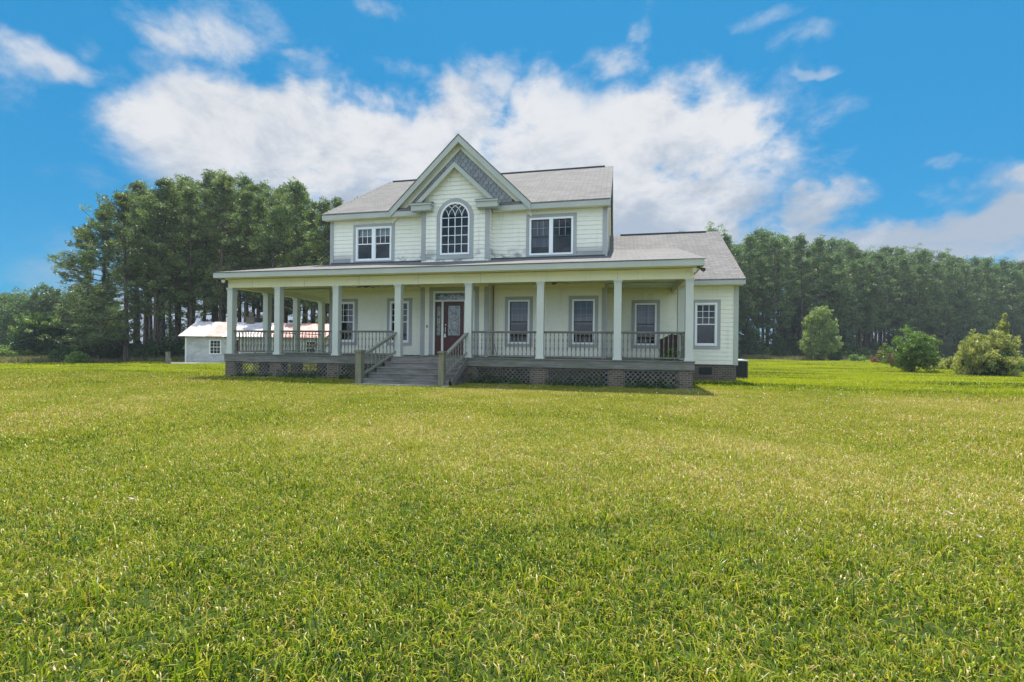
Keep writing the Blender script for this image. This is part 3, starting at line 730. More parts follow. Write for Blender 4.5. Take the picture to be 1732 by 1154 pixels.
MB().box(-8.1, BL_, D0 - .045, D0 - .018, 2.80, 2.97).box(BR_ + .1, 4.0, D0 - .045, D0 - .018, 2.80, 2.97).box(BL_, BR_, DB - .06, DB - .036, 2.875, 2.97).box(4.1, 6.7, DW - .045, DW - .018, 2.80, 2.97).build('frieze_board', 'cream_beam', H)
MB().box(-11.64, 7.22, -.475, -.45, 3.10, 3.30).build('fascia', 'sage', H)
MB().box(-11.64, -11.615, -.449, 8.9, 3.10, 3.30).build('fascia', 'sage', H); MB().box(7.195, 7.22, -.449, 3.8, 3.10, 3.30).build('fascia', 'sage', H)
MB().box(-11.612, 7.193, -.448, .3, 3.115, 3.135).box(-11.612, -11.0, .302, 8.9, 3.115, 3.135).box(6.7, 7.193, .302, 3.8, 3.115, 3.135).build('soffit', 'cream_beam', H)
e0, z0r, w0 = -.50, 3.325, 4.05
mb = MB()
mb.slab([(-11.67, e0, z0r), (7.25, e0, z0r), (7.25, D0, w0 - .0), (-8.18, D0, w0)], .022)
mb.slab([(-11.67, 9.0, z0r), (-11.67, e0, z0r), (-8.18, D0, w0), (-8.18, 9.0, w0)], .022)
sp = (w0 - z0r) / (D0 - e0)
mb.slab([(4.05, D0, w0), (7.25, D0, w0), (7.25, 8.0, w0 + sp * (8.0 - D0)), (4.05, 8.0, w0 + sp * (8.0 - D0))], .022)
pr = mb.build('porch_roof', 'shingle_y', H)
MB().box(-8.1, 4.0, D0 - .10, D0 - .02, 4.02, 4.09).build('flashing', 'dark_metal', pr)

# railings
def bal_mesh(h):
    p = [(0, .017), (.10 * h, .017), (.12 * h, .010), (.2 * h, .016), (.34 * h, .028), (.44 * h, .013), (.5 * h, .022), (.56 * h, .013), (.66 * h, .026), (.8 * h, .014), (.86 * h, .010), (.88 * h, .018), (h, .018)]
    return MB().turned(0, 0, p, 6).mesh('baluster', 'grey_wood_v')
bm_ = bal_mesh(.80)
def railing(x0, x1, y, n=None):
    mb = MB().box(x0, x1, y - .045, y + .045, .945, .985).box(x0, x1, y - .02, y + .02, .91, .944).box(x0, x1, y - .022, y + .022, .075, .112)
    xm = (x0 + x1) / 2; mb.box(xm - .02, xm + .02, y - .02, y + .02, .0, .074)
    r = mb.build('railing', 'grey_wood', H); n = n or round((x1 - x0) / .152)
    for i in range(n):
        b = link('baluster', bm_, r); b.location = (x0 + (i + .5) * (x1 - x0) / n, y, .111)
for a, b in ((0, 1), (1, 2), (2, 3), (4, 5), (5, 6), (6, 7)): railing(CXS[a] + .252, CXS[b] - .002, .125)
def side_rail(x, y0, y1):
    mb = MB().box(x - .045, x + .045, y0, y1, .945, .985).box(x - .022, x + .022, y0, y1, .075, .112)
    r = mb.build('railing', 'grey_wood', H); n = round((y1 - y0) / .2); b = MB()
    for i in range(n):
        yy = y0 + (i + .5) * (y1 - y0) / n; b.turned(x, yy, [(.111, .017), (.3, .022), (.45, .011), (.6, .021), (.91, .017)], 6)
    o = b.build('balusters', 'grey_wood_v', r); o['kind'] = 'stuff'
for k in range(3): side_rail(-11.275, 2.03 * k + .252, 2.03 * (k + 1) - .002)
side_rail(6.845, .252, 2.098); side_rail(6.845, 2.352, DW - .04)
# rear rail seen through the porch and the side-door step rails
mb = MB(); mb.bar((-11.3, 7.0, .95), (-12.4, 7.0, .25), .05, .09).bar((-11.3, 8.1, .95), (-12.4, 8.1, .25), .05, .09)
mb.build('step_rail', 'grey_wood', H)
# front steps
ST = [(-1.47, -1.10, -.76, -4.40, -1.02), (-1.12, -.75, -.57, -4.26, -.99), (-.77, -.40, -.38, -4.12, -.97), (-.42, -.055, -.19, -3.98, -.95)]
mb = MB()
for i, (y0, y1, z, a, b) in enumerate(ST):
    mb.box(a, b, y0 - .03, y1, z - .04, z); mb.box(a + .02, b - .02, y0, y0 + .03, z - .19 if i else -1.05, z - .041)
stp = mb.build('front_steps', 'step_wood', H)
MB().box(-3.9, -.99, -.052, -.022, -.19, -.036).build('riser', 'step_wood', stp)
MB().box(-4.5, -.95, -1.95, -1.45, -1.05, -.925).build('footing_slab', 'concrete', stp)
mb = MB()
for X0, X1 in ((-4.44, -4.0), (-.90, -.86)):
    mb.bar((X0, -1.5, -.86), (X1, .0, -.10), .04, .26)
mb.build('stringer', 'grey_wood', stp)
def stair_rail(xp, xc, side):
    r = MB().bar((xp, -1.36, .05), (xc, .10, .965), .14, .04)
    r.bar((xp, -1.38, -.02), (xc, .10, .895), .035, .08).bar((xp, -1.38, -.66), (xc, .05, .20), .04, .08)
    o = r.build('stair_railing', 'rail_wood', stp)
for xp, xc in ((-4.36, -3.72), (-1.27, -.88)):
    r = MB().bar((xp, -1.36, .05), (xc, .10, .965), .14, .04).bar((xp, -1.38, -.02), (xc, .10, .895), .035, .08).bar((xp, -1.38, -.66), (xc, .05, .20), .04, .08)
    sr = r.build('stair_railing', 'rail_wood', H)
    for i in range(9):
        f = (i + .6) / 9.4; x = xp + (xc - xp) * f; yy = -1.38 + 1.45 * f; zt = -.06 + .92 * f; zb_ = -.68 + .86 * f
        b = MB().turned(x, yy, [(zb_, .018), (zb_ + .12, .018), (zb_ + .16, .011), (zb_ + .3, .024), (zb_ + .40, .011), (zb_ + .5, .022), (zt, .017)], 6).build('baluster', 'rail_wood', sr)
    pz = .225
    n_p = MB().box(xp - .11 if xp < -2 else xp - .09, xp + .11 if xp < -2 else xp + .09, -1.60, -1.37, -1.1, pz - .05)
    px = .145 if xp < -2 else .125
    n_p.box(xp - px, xp + px, -1.65, -1.32, pz - .05, pz).box(xp - px + .03, xp + px - .03, -1.62, -1.35, pz, pz + .02)
    n_p.build('newel_post', 'post_wood', sr)
lattice(-.84, -.82, -1.0, -.9, -1.0) if False else None
mb = MB()
for k in range(9):
    yy = -1.3 + k * .15; mb.bar((-.84, yy, -.98), (-.84, min(yy + .45, -.0), -.98 + min(.45, -yy)), .006, .03); mb.bar((-.835, yy, -.98 + max(0, .1 + k * .07)), (-.835, min(yy + .4, 0), -.98), .006, .03)
mb.build('lattice', 'lattice_wood', stp)

# ================================================================== things on and by the house
def fan(x, y, label, ang):
    e = empty('ceiling_fan', (x, y, 2.972), label, 'ceiling fan', 'ceiling fans under the porch ceiling')
    MB().tube([(0, 0, 0), (0, 0, -.035)], [.07, .07], 12).build('mount', 'dark_metal', e)
    MB().tube([(0, 0, -.036), (0, 0, -.05), (0, 0, -.12), (0, 0, -.15)], [.06, .12, .12, .05], 14).build('motor', 'dark_metal', e)
    for k in range(5):
        a = ang + k * 2 * math.pi / 5; d = Vector((math.cos(a), math.sin(a), 0))
        MB().bar(d * .11 + Vector((0, 0, -.08)), d * .60 + Vector((0, 0, -.09)), .12, .010, (.12, 0, 1)).build('blade', 'dark_board', e)
fan(-5.75, 1.25, 'dark ceiling fan under the porch ceiling left of the steps', .2)
fan(2.15, 1.25, 'dark ceiling fan under the porch ceiling right of the door', .5)
def flood(x, y, z, label, s):
    e = empty('flood_light', (x, y, z), label, 'flood light', 'flood lights at the porch corners')
    MB().tube([(0, 0, 0), (0, 0, -.04)], [.06, .05], 10).build('mount', 'dark_metal', e)
    for k in (-1, 1):
        MB().tube([(k * .02, 0, -.04), (k * .09, -.05, -.09)], [.014, .014], 6).tube([(k * .08, -.03, -.08), (k * .10, -.06, -.10), (k * .14, -.15, -.13)], [.03, .05, .07], 12).build('lamp_head', 'pale_metal' if k == s else 'dark_metal', e)
flood(-11.45, -.16, 3.112, 'small twin flood light under the left corner of the porch eave', 1)
flood(7.08, -.16, 3.112, 'small twin flood light under the right corner of the porch eave', -1)
o = MB().tube([(0, 0, 0), (-.22, .25, .62)], [.014, .011], 6).build('stick', 'dark_metal'); o.location = (-.12, 1.5, .0)
tag(o, 'thin dark stick leaning behind the porch railing right of the steps', 'stick')
e = empty('wooden_panel', (6.25, 1.9, 0), 'dark brown wooden panel standing at the right end of the porch', 'panel')
MB().prism([(-.12, .002), (.42, .002), (.42, .93), (.24, .97), (-.12, .78)], -.02, .02).build('board', 'dark_board', e)
MB().box(.421, .47, -.03, .03, .002, .97).box(-.17, -.121, -.03, .03, .002, .78).build('edge_strip', 'dark_board', e)

def acunit(x, y, h, w, label):
    z = float(gz(x, y)); e = empty('air_conditioner', (x, y, z), label, 'air conditioner', 'air conditioner units beside the house')
    a = w / 2
    MB().box(-a, a, -a, a, .10, h - .05).build('coil', 'black', e)
    g = MB(); n = 16
    for i in range(n + 1):
        q = -a + w * i / n
        g.box(q - .004, q + .004, -a - .016, -a - .008, .08, h - .05).box(-a - .016, -a - .008, q - .004, q + .004, .08, h - .05).box(a + .008, a + .016, q - .004, q + .004, .08, h - .05)
    for i in range(16):
        zz = .09 + (h - .16) * i / 15; g.box(-a, a, -a - .022, -a - .017, zz - .004, zz + .004).box(a + .017, a + .022, -a, a, zz - .004, zz + .004)
    g.build('grille', 'dark_metal', e)
    for sx_ in (-1, 1):
        for sy_ in (-1, 1): MB().box(sx_ * a - .03, sx_ * a + .03, sy_ * a - .03, sy_ * a + .03, .05, h - .05).build('corner_post', 'dark_metal', e)
    MB().box(-a - .035, a + .035, -a - .035, a + .035, h - .048, h).tube([(0, 0, h), (0, 0, h + .03)], [a * .8, a * .72], 20).build('top_cover', 'pale_metal', e)
    MB().box(-a - .08, a + .08, -a - .08, a + .08, -.05, .05).build('pad', 'concrete', e)
acunit(9.92, 7.4, .90, .86, 'dark grille air conditioner with pale lid beside the right wall, nearer one')
acunit(9.98, 10.0, 1.12, .86, 'grey air conditioner standing behind the nearer unit by the right wall')
MB_ = None

# ================================================================== shed
sx0, sy0 = -28.5, 13.69; sz = float(gz(sx0, sy0)) + .0
shed = empty('shed', (sx0, sy0, sz), 'low white board outbuilding with patched red and white metal roof behind the porch', 'shed', rz=math.atan2(.384, .923))
SLN, SDP, SH = 14.5, 5.0, 2.24
mb = MB(); k = 0; z = 0
winh = [(1.72, 2.60, .80, 1.95), (8.9, 9.7, .8, 1.95)]
siding(mb, 0, SLN, .12, SH, 0, 'y', [(1.75, 2.57, .83, 1.92), (8.93, 9.67, .83, 1.92), (3.1, 4.0, .12, 2.05)], step=.14)
siding(mb, 0, SDP, .12, SH, 0, '-x', step=.14); siding(mb, 0, SDP, .12, SH, SLN, '+x', step=.14)
mb.add([(0, SDP, .1), (SLN, SDP, .1), (SLN, SDP, SH), (0, SDP, SH)], [(3, 2, 1, 0)])
sw = mb.build('wall', 'old_board', shed)
MB().box(-.06, SLN + .06, .03, SDP, -.4, .118).build('foundation', 'concrete', shed)
MB().add([(0, 0, SH), (0, SDP, SH), (0, SDP / 2, SH + 1.15)], [(0, 1, 2)]).add([(SLN, 0, SH), (SLN, SDP, SH), (SLN, SDP / 2, SH + 1.15)], [(2, 1, 0)]).build('gable', 'old_board', shed)
rz_ = SH + 1.23
mb = MB().slab([(-.35, -.35, SH - .02), (SLN + .3, -.35, SH - .02), (SLN + .3, SDP / 2, rz_), (-.35, SDP / 2, rz_)], .03)
mb.slab([(-.35, SDP / 2, rz_), (SLN + .3, SDP / 2, rz_), (SLN + .3, SDP + .35, SH - .02), (-.35, SDP + .35, SH - .02)], .03)
mb.build('roof', 'sheet_roof', shed)
mb = MB()
for k in range(22): mb.box(.1 + k * .68, .16 + k * .68, -.3, 0.0, SH - .14, SH - .055)
mb.build('rafter_tails', 'old_board', shed)
MB().box(0, .10, -.03, -.018, .12, SH).box(SLN - .1, SLN, -.03, -.018, .12, SH).build('corner_board', 'shed_white', shed)
for a, b, c_, d_ in winh:
    w_ = MB().box(a, b, -.04, .03, d_ - .08, d_).box(a, b, -.04, .03, c_, c_ + .08).box(a, a + .09, -.04, .03, c_ + .08, d_ - .08).box(b - .09, b, -.04, .03, c_ + .08, d_ - .08).build('window', 'shed_white', shed)
    g = MB().box(a + .09, b - .09, -.02, .01, (c_ + d_) / 2 - .025, (c_ + d_) / 2 + .025)
    for i in (1, 2): X = a + .09 + (b - a - .18) * i / 3; g.box(X - .012, X + .012, -.014, .004, c_ + .08, d_ - .08)
    for i in (1, 3): Zz = c_ + .08 + (d_ - c_ - .16) * i / 4; g.box(a + .09, b - .09, -.013, .003, Zz - .012, Zz + .012)
    g.build('muntin', 'shed_white', w_)
    MB().box(a + .05, b - .05, .02, .03, c_ + .05, d_ - .05).build('pane', 'black', w_)
dr = MB().box(3.1, 3.22, -.05, .03, .12, 2.05).box(3.88, 4.0, -.05, .03, .12, 2.05).box(3.22, 3.88, -.05, .03, 1.95, 2.05).build('door', 'shed_white', shed)
MB().box(3.22, 3.88, .0, .02, .12, 1.95).build('door_panel', 'dark_board', dr)
ch = MB().box(3.6, 4.2, SDP / 2 - .3, SDP / 2 + .3, SH + .8, rz_ + .38).box(3.55, 4.25, SDP / 2 - .35, SDP / 2 + .35, rz_ + .381, rz_ + .45)
ch.tube([(3.9, SDP / 2, rz_ + .451), (3.9, SDP / 2, rz_ + .85)], [.17, .17], 12).build('chimney', 'brick', shed)
MB().box(-.5, 3.0, -1.5, -.1, -.3, .16).build('stoop', 'concrete', shed)
def post(x, y, h, w, label, mat='grey_wood_v', cat='post'):
    z = float(gz(x, y)); e = MB().box(-w / 2, w / 2, -w / 2, w / 2, -.2, h).box(-w / 2 - .02, w / 2 + .02, -w / 2 - .02, w / 2 + .02, h, h + .04).build('fence_post', mat)
    e.location = (x, y, z); e.rotation_euler.z = .3; tag(e, label, cat)
post(-28.9, 12.6, .95, .22, 'stout grey wooden post just left of the white shed')
post(-28.3, 12.2, .42, .18, 'short grey stub post by the left corner of the shed')

# ================================================================== vegetation
rng = np.random.default_rng(7)
def leaf_faces(C, size_l, size_w, rg, droop=0.0, flat=0.0):
    """one thin triangle-pair leaf per centre"""
    n = len(C); d = rg.normal(size=(n, 3)); d[:, 2] = d[:, 2] * (1 - flat) + .15 - droop
    d /= np.linalg.norm(d, axis=1)[:, None] + 1e-9
    s = np.cross(d, rg.normal(size=(n, 3))); s /= np.linalg.norm(s, axis=1)[:, None] + 1e-9
    L = (size_l * rg.uniform(.6, 1.3, n))[:, None]; W = (size_w * rg.uniform(.7, 1.3, n))[:, None]
    a = C - d * L / 2; b = C + d * L / 2; m1 = C + s * W / 2; m2 = C - s * W / 2
    V = np.stack([a, m1, b, m2], 1).reshape(-1, 3); F = np.arange(4 * n).reshape(-1, 4); return V, F
def clumps(C, r, n, l, w, rg, flat=.6, fl=0.0):
    k = len(C); P = rg.normal(size=(k, n, 3)); P /= np.linalg.norm(P, axis=2)[:, :, None]
    P *= rg.uniform(.25, 1, (k, n, 1)) ** .6; P[:, :, 2] *= flat
    P = (C[:, None, :] + P * np.asarray(r).reshape(-1, 1, 1)).reshape(-1, 3)
    V, F = leaf_faces(P, l, w, rg, flat=fl)
    base = np.repeat(rg.uniform(0, .6, k), n); rn = np.clip(base + rg.uniform(-.15, .4, k * n), 0, 1)
    return V, F, rn
def pine(seed, H_, cb, Rm, nl=46, side=None, lowR=None, needle='pine_needles', dens=46, trunk_r=.20, name='pine'):
    rg = np.random.default_rng(seed); tr = MB()
    bend = rg.normal(0, .25, 2); pts = [(bend[0] * (t ** 2), bend[1] * (t ** 2), t * H_ * .97) for t in np.linspace(0, 1, 9)]
    tr.tube(pts, [trunk_r * (1.25 if i == 0 else (1 - .88 * i / 8)) for i in range(9)], 8)
    CC, RR = [], []
    for k in range(nl):
        t = (k + rg.uniform(0, 1)) / nl; z = H_ * (cb + (1 - cb) * t * .97)
        prof = math.sqrt(max(0.015, 1 - t ** 1.45)) * (.62 + .38 * min(1, t * 2.5))
        if lowR: prof = max(prof * .9, (1 - t) * lowR)
        a = rg.uniform(0, 2 * math.pi); Ln = Rm * prof * rg.uniform(.55, 1.15)
        if side is not None: Ln *= 1 + .55 * math.cos(a - side)
        up = rg.uniform(-.05, .45) if t < .8 else rg.uniform(.3, 1.0)
        if lowR and t < .45: up = rg.uniform(-.18, .12)
        f = z / H_; o = Vector((bend[0] * f * f, bend[1] * f * f, z)); d = Vector((math.cos(a), math.sin(a), up)).normalized()
        e = o + d * Ln; midp = o + d * Ln * .5 + Vector((0, 0, -.06 * Ln))
        tr.tube([o, midp, e], [.055 * (1.2 - t), .035, .012], 4, False)
        for q in np.arange(.38, 1.01, .17):
            if rg.random() < .13: continue
            c = o + d * Ln * q + Vector(rg.normal(0, .10 * Ln + .06, 3)) * .7
            CC.append(c); RR.append(rg.uniform(.30, .66))
    for k in range(6): CC.append(Vector((bend[0], bend[1], H_ * rg.uniform(.93, 1.0))) + Vector(rg.normal(0, .35, 3))); RR.append(.5)
    V, F, rn = clumps(np.array(CC), np.array(RR), dens, .30, .075, rg, .62)
    return tr.mesh('trunk', 'bark'), np_mesh('crown', V, F, needle, rn)
def place(kind, pr, x, y, s, rz, label, cat='pine tree', group=None, sxy=1.0):
    e = empty(kind, (x, y, float(gz(x, y)) - .1), label, cat, group, rz); e.scale = (s * sxy, s * sxy, s)
    for nm, me in zip(('trunk', 'crown'), pr): link(nm, me, e)
    return e
def cam_pt(px, Zd):
    t = (px - 866) / 793; d = np.array([syw + t * cyw, cyw - t * syw]); return CAM[0] + d[0] * Zd, CAM[1] + d[1] * Zd
def top_h(px, py, Zd, x, y):        # height needed to reach image row py
    hor = 587.4 + (px - 866) * math.tan(ROLL); return CAM[2] + (hor - py) / 793 * Zd - float(gz(x, y))
PR = [pine(11, 18, .38, 2.8, 50), pine(12, 18, .30, 3.1, 56), pine(13, 18, .46, 2.5, 44), pine(14, 18, .36, 2.9, 50), pine(15, 18, .24, 3.1, 60)]
EDGE = [pine(21, 17, .10, 4.3, 92, side=math.pi, lowR=1.05, dens=50, trunk_r=.27), pine(22, 16.5, .12, 4.0, 88, side=math.pi * 1.1, lowR=1.0, dens=50, trunk_r=.24)]
rr = random.Random(5)
prof_l = [(90, 520), (115, 440), (150, 352), (185, 322), (225, 300), (290, 300), (330, 296), (370, 283), (405, 300), (440, 288), (470, 306), (500, 303), (530, 312), (555, 328), (600, 345), (660, 350)]
def pf(prof, x):
    for (a, b), (c_, d_) in zip(prof[:-1], prof[1:]):
        if a <= x <= c_: return b + (d_ - b) * (x - a) / (c_ - a)
    return prof[0][1] if x < prof[0][0] else prof[-1][1]
GL = 'pines of the grove left of the house'
x, y = cam_pt(172, 43); place('pine_tree', EDGE[0], x, y, top_h(190, 330, 43, x, y) / 17.6, 0, 'leftmost big pine of the grove, its long low branches sweeping left', group=GL)
x, y = cam_pt(214, 41); place('pine_tree', EDGE[1], x, y, top_h(225, 312, 41, x, y) / 17.2, .5, 'dense dark pine beside the leftmost one, boughs down to the grass', group=GL)
x, y = cam_pt(150, 49); place('pine_tree', EDGE[1], x, y, top_h(150, 372, 49, x, y) / 17.2, -.3, 'shorter pine at the left rear edge of the grove', group=GL)
front = [(248, 44), (262, 41.5), (270, 42), (298, 44), (322, 43), (345, 45), (372, 43), (392, 45), (414, 44), (437, 46), (458, 44), (480, 46), (504, 45), (527, 47), (550, 45), (575, 46), (604, 47)]
for i, (px, Zd) in enumerate(front):
    x, y = cam_pt(px, Zd); h = top_h(px, pf(prof_l, px) + rr.uniform(-8, 44), Zd, x, y)
    ORD = 'first second third fourth fifth sixth seventh eighth ninth tenth eleventh twelfth thirteenth fourteenth fifteenth sixteenth seventeenth'.split()
    lab = f'tall straight pine, {ORD[i]} from the left in the grove front row'
    if px == 262: lab = 'thick trunked pine at the bare left front of the grove'
    place('pine_tree', PR[i % 5], x, y, h / 18.2, rr.uniform(0, 6.28), lab, group=GL if px == 262 else 'front row pines of the left grove', sxy=rr.uniform(.92, 1.1))
for Zr, n, x0 in ((50, 15, 200), (55, 15, 215), (61, 14, 230)):
    for i in range(n):
        px = x0 + (620 - x0) * (i + rr.uniform(.1, .9)) / n; Zd = Zr + rr.uniform(-2, 2); x, y = cam_pt(px, Zd)
        h = top_h(px, pf(prof_l, px) + rr.uniform(-4, 40), Zd, x, y)
        place('pine_tree', PR[rr.randrange(5)], x, y, h / 18.2, rr.uniform(0, 6.28), 'pine deep inside the left grove, behind its front row', group='inner pines of the left grove', sxy=rr.uniform(.9, 1.1))

# broadleaf trees and shrubs
def lobed(seed, lobes, n, l, w, mat, stem=None, stem_n=7, inner=.35, flat=0.0):
    """lobes: (x,y,z,rx,ry,rz); foliage in small clumps through each lobe"""
    rg = np.random.default_rng(seed); CC = []; RR = []
    vol = np.array([q[3] * q[4] * q[5] for q in lobes]) ** .8; vol /= vol.sum()
    nc = max(20, n // 40)
    for q, f in zip(lobes, vol):
        k = max(4, int(nc * f)); P = rg.normal(size=(k, 3)); P /= np.linalg.norm(P, axis=1)[:, None]
        P *= (rg.uniform(inner, 1, (k, 1))) ** .7; P *= np.array(q[3:6]); P += np.array(q[:3]); CC.append(P); RR.append(rg.uniform(.14, .30, k) * min(q[3:6]) + .05)
    C = np.concatenate(CC); Rr = np.concatenate(RR); C[:, 2] = np.maximum(C[:, 2], .08)
    V, F, rn = clumps(C, Rr, 40, l, w, rg, .8, flat); V[:, 2] = np.maximum(V[:, 2], .0)
    tb = MB(); rgp = random.Random(seed)
    top = max(q[2] for q in lobes); tr_r = stem or .03
    for k in range(stem_n):
        q = lobes[k % len(lobes)]
        b = Vector((rgp.uniform(-.15, .15), rgp.uniform(-.15, .15), -.1)) if not stem else Vector((0, 0, -.1))
        tb.tube([b, b * .6 + Vector((q[0] * .4, q[1] * .4, q[2] * .45)), Vector(q[:3])], [tr_r, tr_r * .7, tr_r * .25], 6, False)
    return tb.mesh('trunk', 'bark'), np_mesh('crown', V, F, mat, rn)
def shrub(pr, kind, x, y, s, label, cat='shrub', group=None, rz=0.0):
    e = empty(kind, (x, y, float(gz(x, y)) - .02), label, cat, group, rz); e.scale = (s,) * 3 if not isinstance(s, tuple) else s
    for nm, me in zip(('stem', 'foliage') if cat == 'shrub' else ('trunk', 'crown'), pr): link(nm, me, e)
    return e
def dome(seed, n, Rx, Hh, k=.42):
    rg = np.random.default_rng(seed); out_ = []
    for i in range(n):
        a = rg.uniform(0, 2 * math.pi); q = math.sqrt(rg.uniform(0, 1)) * .68; z = rg.uniform(.22, .72) * (1 - .45 * q)
        out_.append((math.cos(a) * q * Rx, math.sin(a) * q * Rx, z * Hh, Rx * k * rg.uniform(.7, 1.15), Rx * k * rg.uniform(.7, 1.15), Hh * .27 * rg.uniform(.8, 1.2)))
    return out_
# the two bushes on the right lawn
x, y = 23.2, 19.1
shrub(lobed(31, dome(31, 16, 1.65, 2.7), 26000, .11, .045, 'leaf_mid', None, 10), 'shrub', x, y, (1.05, 1.05, 1.22), 'round green bush standing alone on the right lawn')
x, y = 25.3, 15.9
b2 = shrub(lobed(32, dome(32, 16, 1.8, 2.75), 26000, .12, .05, 'leaf_pink', None, 10), 'shrub', x, y, (.86, .86, 1.22), 'wide bush with yellow and pinkish tips at the right edge of the lawn')
low = lobed(33, [(-.3, 0, .5, 1.3, 1.2, .6), (.5, .1, .6, 1.1, 1.1, .6), (0, -.3, .8, 1.0, 1.0, .6)], 12000, .12, .05, 'leaf_dark', None, 4); link('undergrowth', low[1], b2)
spk = lobed(34, [(.95, .2, 2.25, .26, .3, .5), (1.05, .2, 2.72, .13, .15, .24)], 1900, .11, .05, 'leaf_pink', None, 3); link('shoot', spk[1], b2)
ML = [lobed(41, dome(41, 7, 1.0, 1.3), 5200, .10, .045, 'leaf_bright'), lobed(42, dome(42, 8, 1.1, 1.5), 6000, .11, .05, 'leaf_pink'), lobed(43, dome(43, 8, 1.2, 1.6), 6500, .12, .05, 'leaf_dark'), lobed(44, dome(44, 7, 1.0, 1.2), 5000, .10, .045, 'leaf_rust')]
for (px, Zd, k, s, lab) in [(1600, 34, 1, .85, 'low yellow green shrub between the two big bushes'), (1572, 37, 0, .8, 'small bright shrub just right of the round green bush'), (1632, 33, 1, .75, 'low tawny shrub tucked left of the pinkish bush'),
                            (1722, 30, 0, .85, 'bright shrub at the right frame edge behind the pinkish bush'), (1740, 33, 1, .95, 'tall tawny shrub cut by the right frame edge'), (1762, 31, 0, .9, 'bright shrub just outside the right frame edge'),
                            (1488, 50, 3, 1.5, 'reddish pink shrub left of the round green bush'), (1505, 47, 3, 1.0, 'low reddish shrub hugging the round green bush'), (1450, 55, 0, 1.0, 'small pale green shrub at the foot of the right wood'),
                            (1412, 58, 2, 1.1, 'low dark shrub under the right wood')]:
    x, y = cam_pt(px, Zd); shrub(ML[k], 'shrub', x, y, s, lab, rz=px * .7)
# pale young tree in front of the right wood
x, y = cam_pt(1386, 60)
shrub(lobed(51, [(0, 0, 5.9, 1.5, 1.5, 1.2), (1.0, .2, 6.3, .9, .9, .8), (-1.1, 0, 5.0, 1.4, 1.4, 1.2), (1.2, 0, 4.4, 1.6, 1.5, 1.3), (0, .4, 3.6, 2.3, 2.0, 1.4), (-.9, 0, 2.3, 2.0, 1.8, 1.4), (1.3, 0, 2.2, 1.8, 1.6, 1.5), (0, 0, 1.2, 2.2, 1.8, 1.0), (1.6, 0, 6.0, .5, .5, .35)], 30000, .20, .10, 'leaf_pale', .12, 9), 'young_tree', x, y, (.80, .80, 1.0),
      'pale green young tree standing out against the dark right wood', 'tree')
# left: big bush, shrubs along the foot of the grove
x, y = cam_pt(75, 46)
bb = shrub(lobed(52, dome(52, 18, 3.0, 4.4, .40), 30000, .17, .08, 'leaf_dark', .06, 10), 'shrub', x, y, (1.05, 1.05, 1.1), 'large rounded bush with yellow green top left of the grove')
bt = lobed(57, [(-.4, -.5, 3.7, 1.7, 1.3, .75), (-2.0, -.6, 2.5, 1.1, 1.0, .8), (1.0, -.5, 3.6, 1.2, 1.1, .7), (-2.9, -.5, 1.3, .8, .8, .7)], 6500, .16, .075, 'leaf_bright', None, 4); link('yellow_green_shoots', bt[1], bb)  # yellow green leaves over the top and left side of the bush
x, y = cam_pt(22, 44); shrub(lobed(53, dome(53, 8, 1.9, 2.3), 9000, .14, .06, 'leaf_bright'), 'shrub', x, y, 1.0, 'low yellowish bush at the left frame edge')
x, y = cam_pt(131, 38); shrub(ML[0], 'shrub', x, y, 1.12, 'little light green bush at the lawn edge in front of the grove')
x, y = cam_pt(118, 41); shrub(ML[2], 'shrub', x, y, 1.5, 'dark shrub between the large rounded bush and the grove')
DK = lobed(54, dome(54, 10, 1.8, 2.4), 11000, .15, .07, 'leaf_dark')
for i, px in enumerate((165, 192, 222, 246, 272, 300, 330, 360, 395, 430, 470, 510, 550)):
    x, y = cam_pt(px, 41 + (i % 3) + (4 if px > 280 else 0)); shrub(DK, 'shrub', x, y, rr.uniform(.75, 1.15) * (1 if px < 290 else .7), 'dark shrub in the undergrowth along the foot of the left grove', 'shrub', 'undergrowth shrubs of the left grove', rz=i * 1.3)

SAP = lobed(55, [(0, 0, 3.0, 1.1, 1.1, 1.2), (.7, 0, 2.0, 1.1, 1.0, 1.0), (-.6, .1, 1.6, 1.2, 1.1, 1.0), (0, 0, 4.1, .7, .7, .8)], 5200, .16, .075, 'leaf_bright', .05, 5)
for i, px in enumerate((262, 285, 308, 333, 352, 378, 402, 421, 448, 470, 492, 516, 540, 566)):
    x, y = cam_pt(px + rr.uniform(-6, 6), 47 + (i * 5) % 13); shrub(SAP, 'sapling', x, y, rr.uniform(.6, 1.15), 'light green sapling between the trunks of the left grove', 'tree', 'saplings inside the left grove', rz=i * 1.1)
# far trees on the left
FT = [lobed(61, [(0, 0, 8.5, 2.6, 2.6, 2.4), (1.5, 0, 6.5, 2.6, 2.4, 2.2), (-1.7, .3, 6.2, 2.4, 2.4, 2.0), (0, 0, 4.5, 3.2, 3.0, 2.2), (.5, 0, 2.3, 3.0, 2.8, 2.0)], 17000, .30, .13, 'far_needles', .2, 6),
      lobed(62, [(0, 0, 9.2, 2.0, 2.0, 2.0), (1.2, 0, 7.2, 2.2, 2.2, 1.8), (-1.3, 0, 7.6, 1.9, 2.0, 1.8), (.2, 0, 5.2, 2.8, 2.6, 2.0), (-.3, 0, 2.8, 3.0, 2.6, 2.0)], 16000, .30, .13, 'far_needles', .2, 6)]
i = 0
for Zr, n in ((66, 11), (74, 10)):
    for k in range(n):
        px = -190 + 380 * (k + rr.uniform(.2, .8)) / n; x, y = cam_pt(px, Zr + rr.uniform(-3, 3)); h = top_h(px, 488 + rr.uniform(-6, 10), Zr, x, y)
        e = shrub(FT[i % 2], 'broadleaf_tree', x, y, h / 11.2, 'full green tree in the distant tree line at the far left', 'tree', 'distant trees at the far left', rz=rr.uniform(0, 6)); i += 1

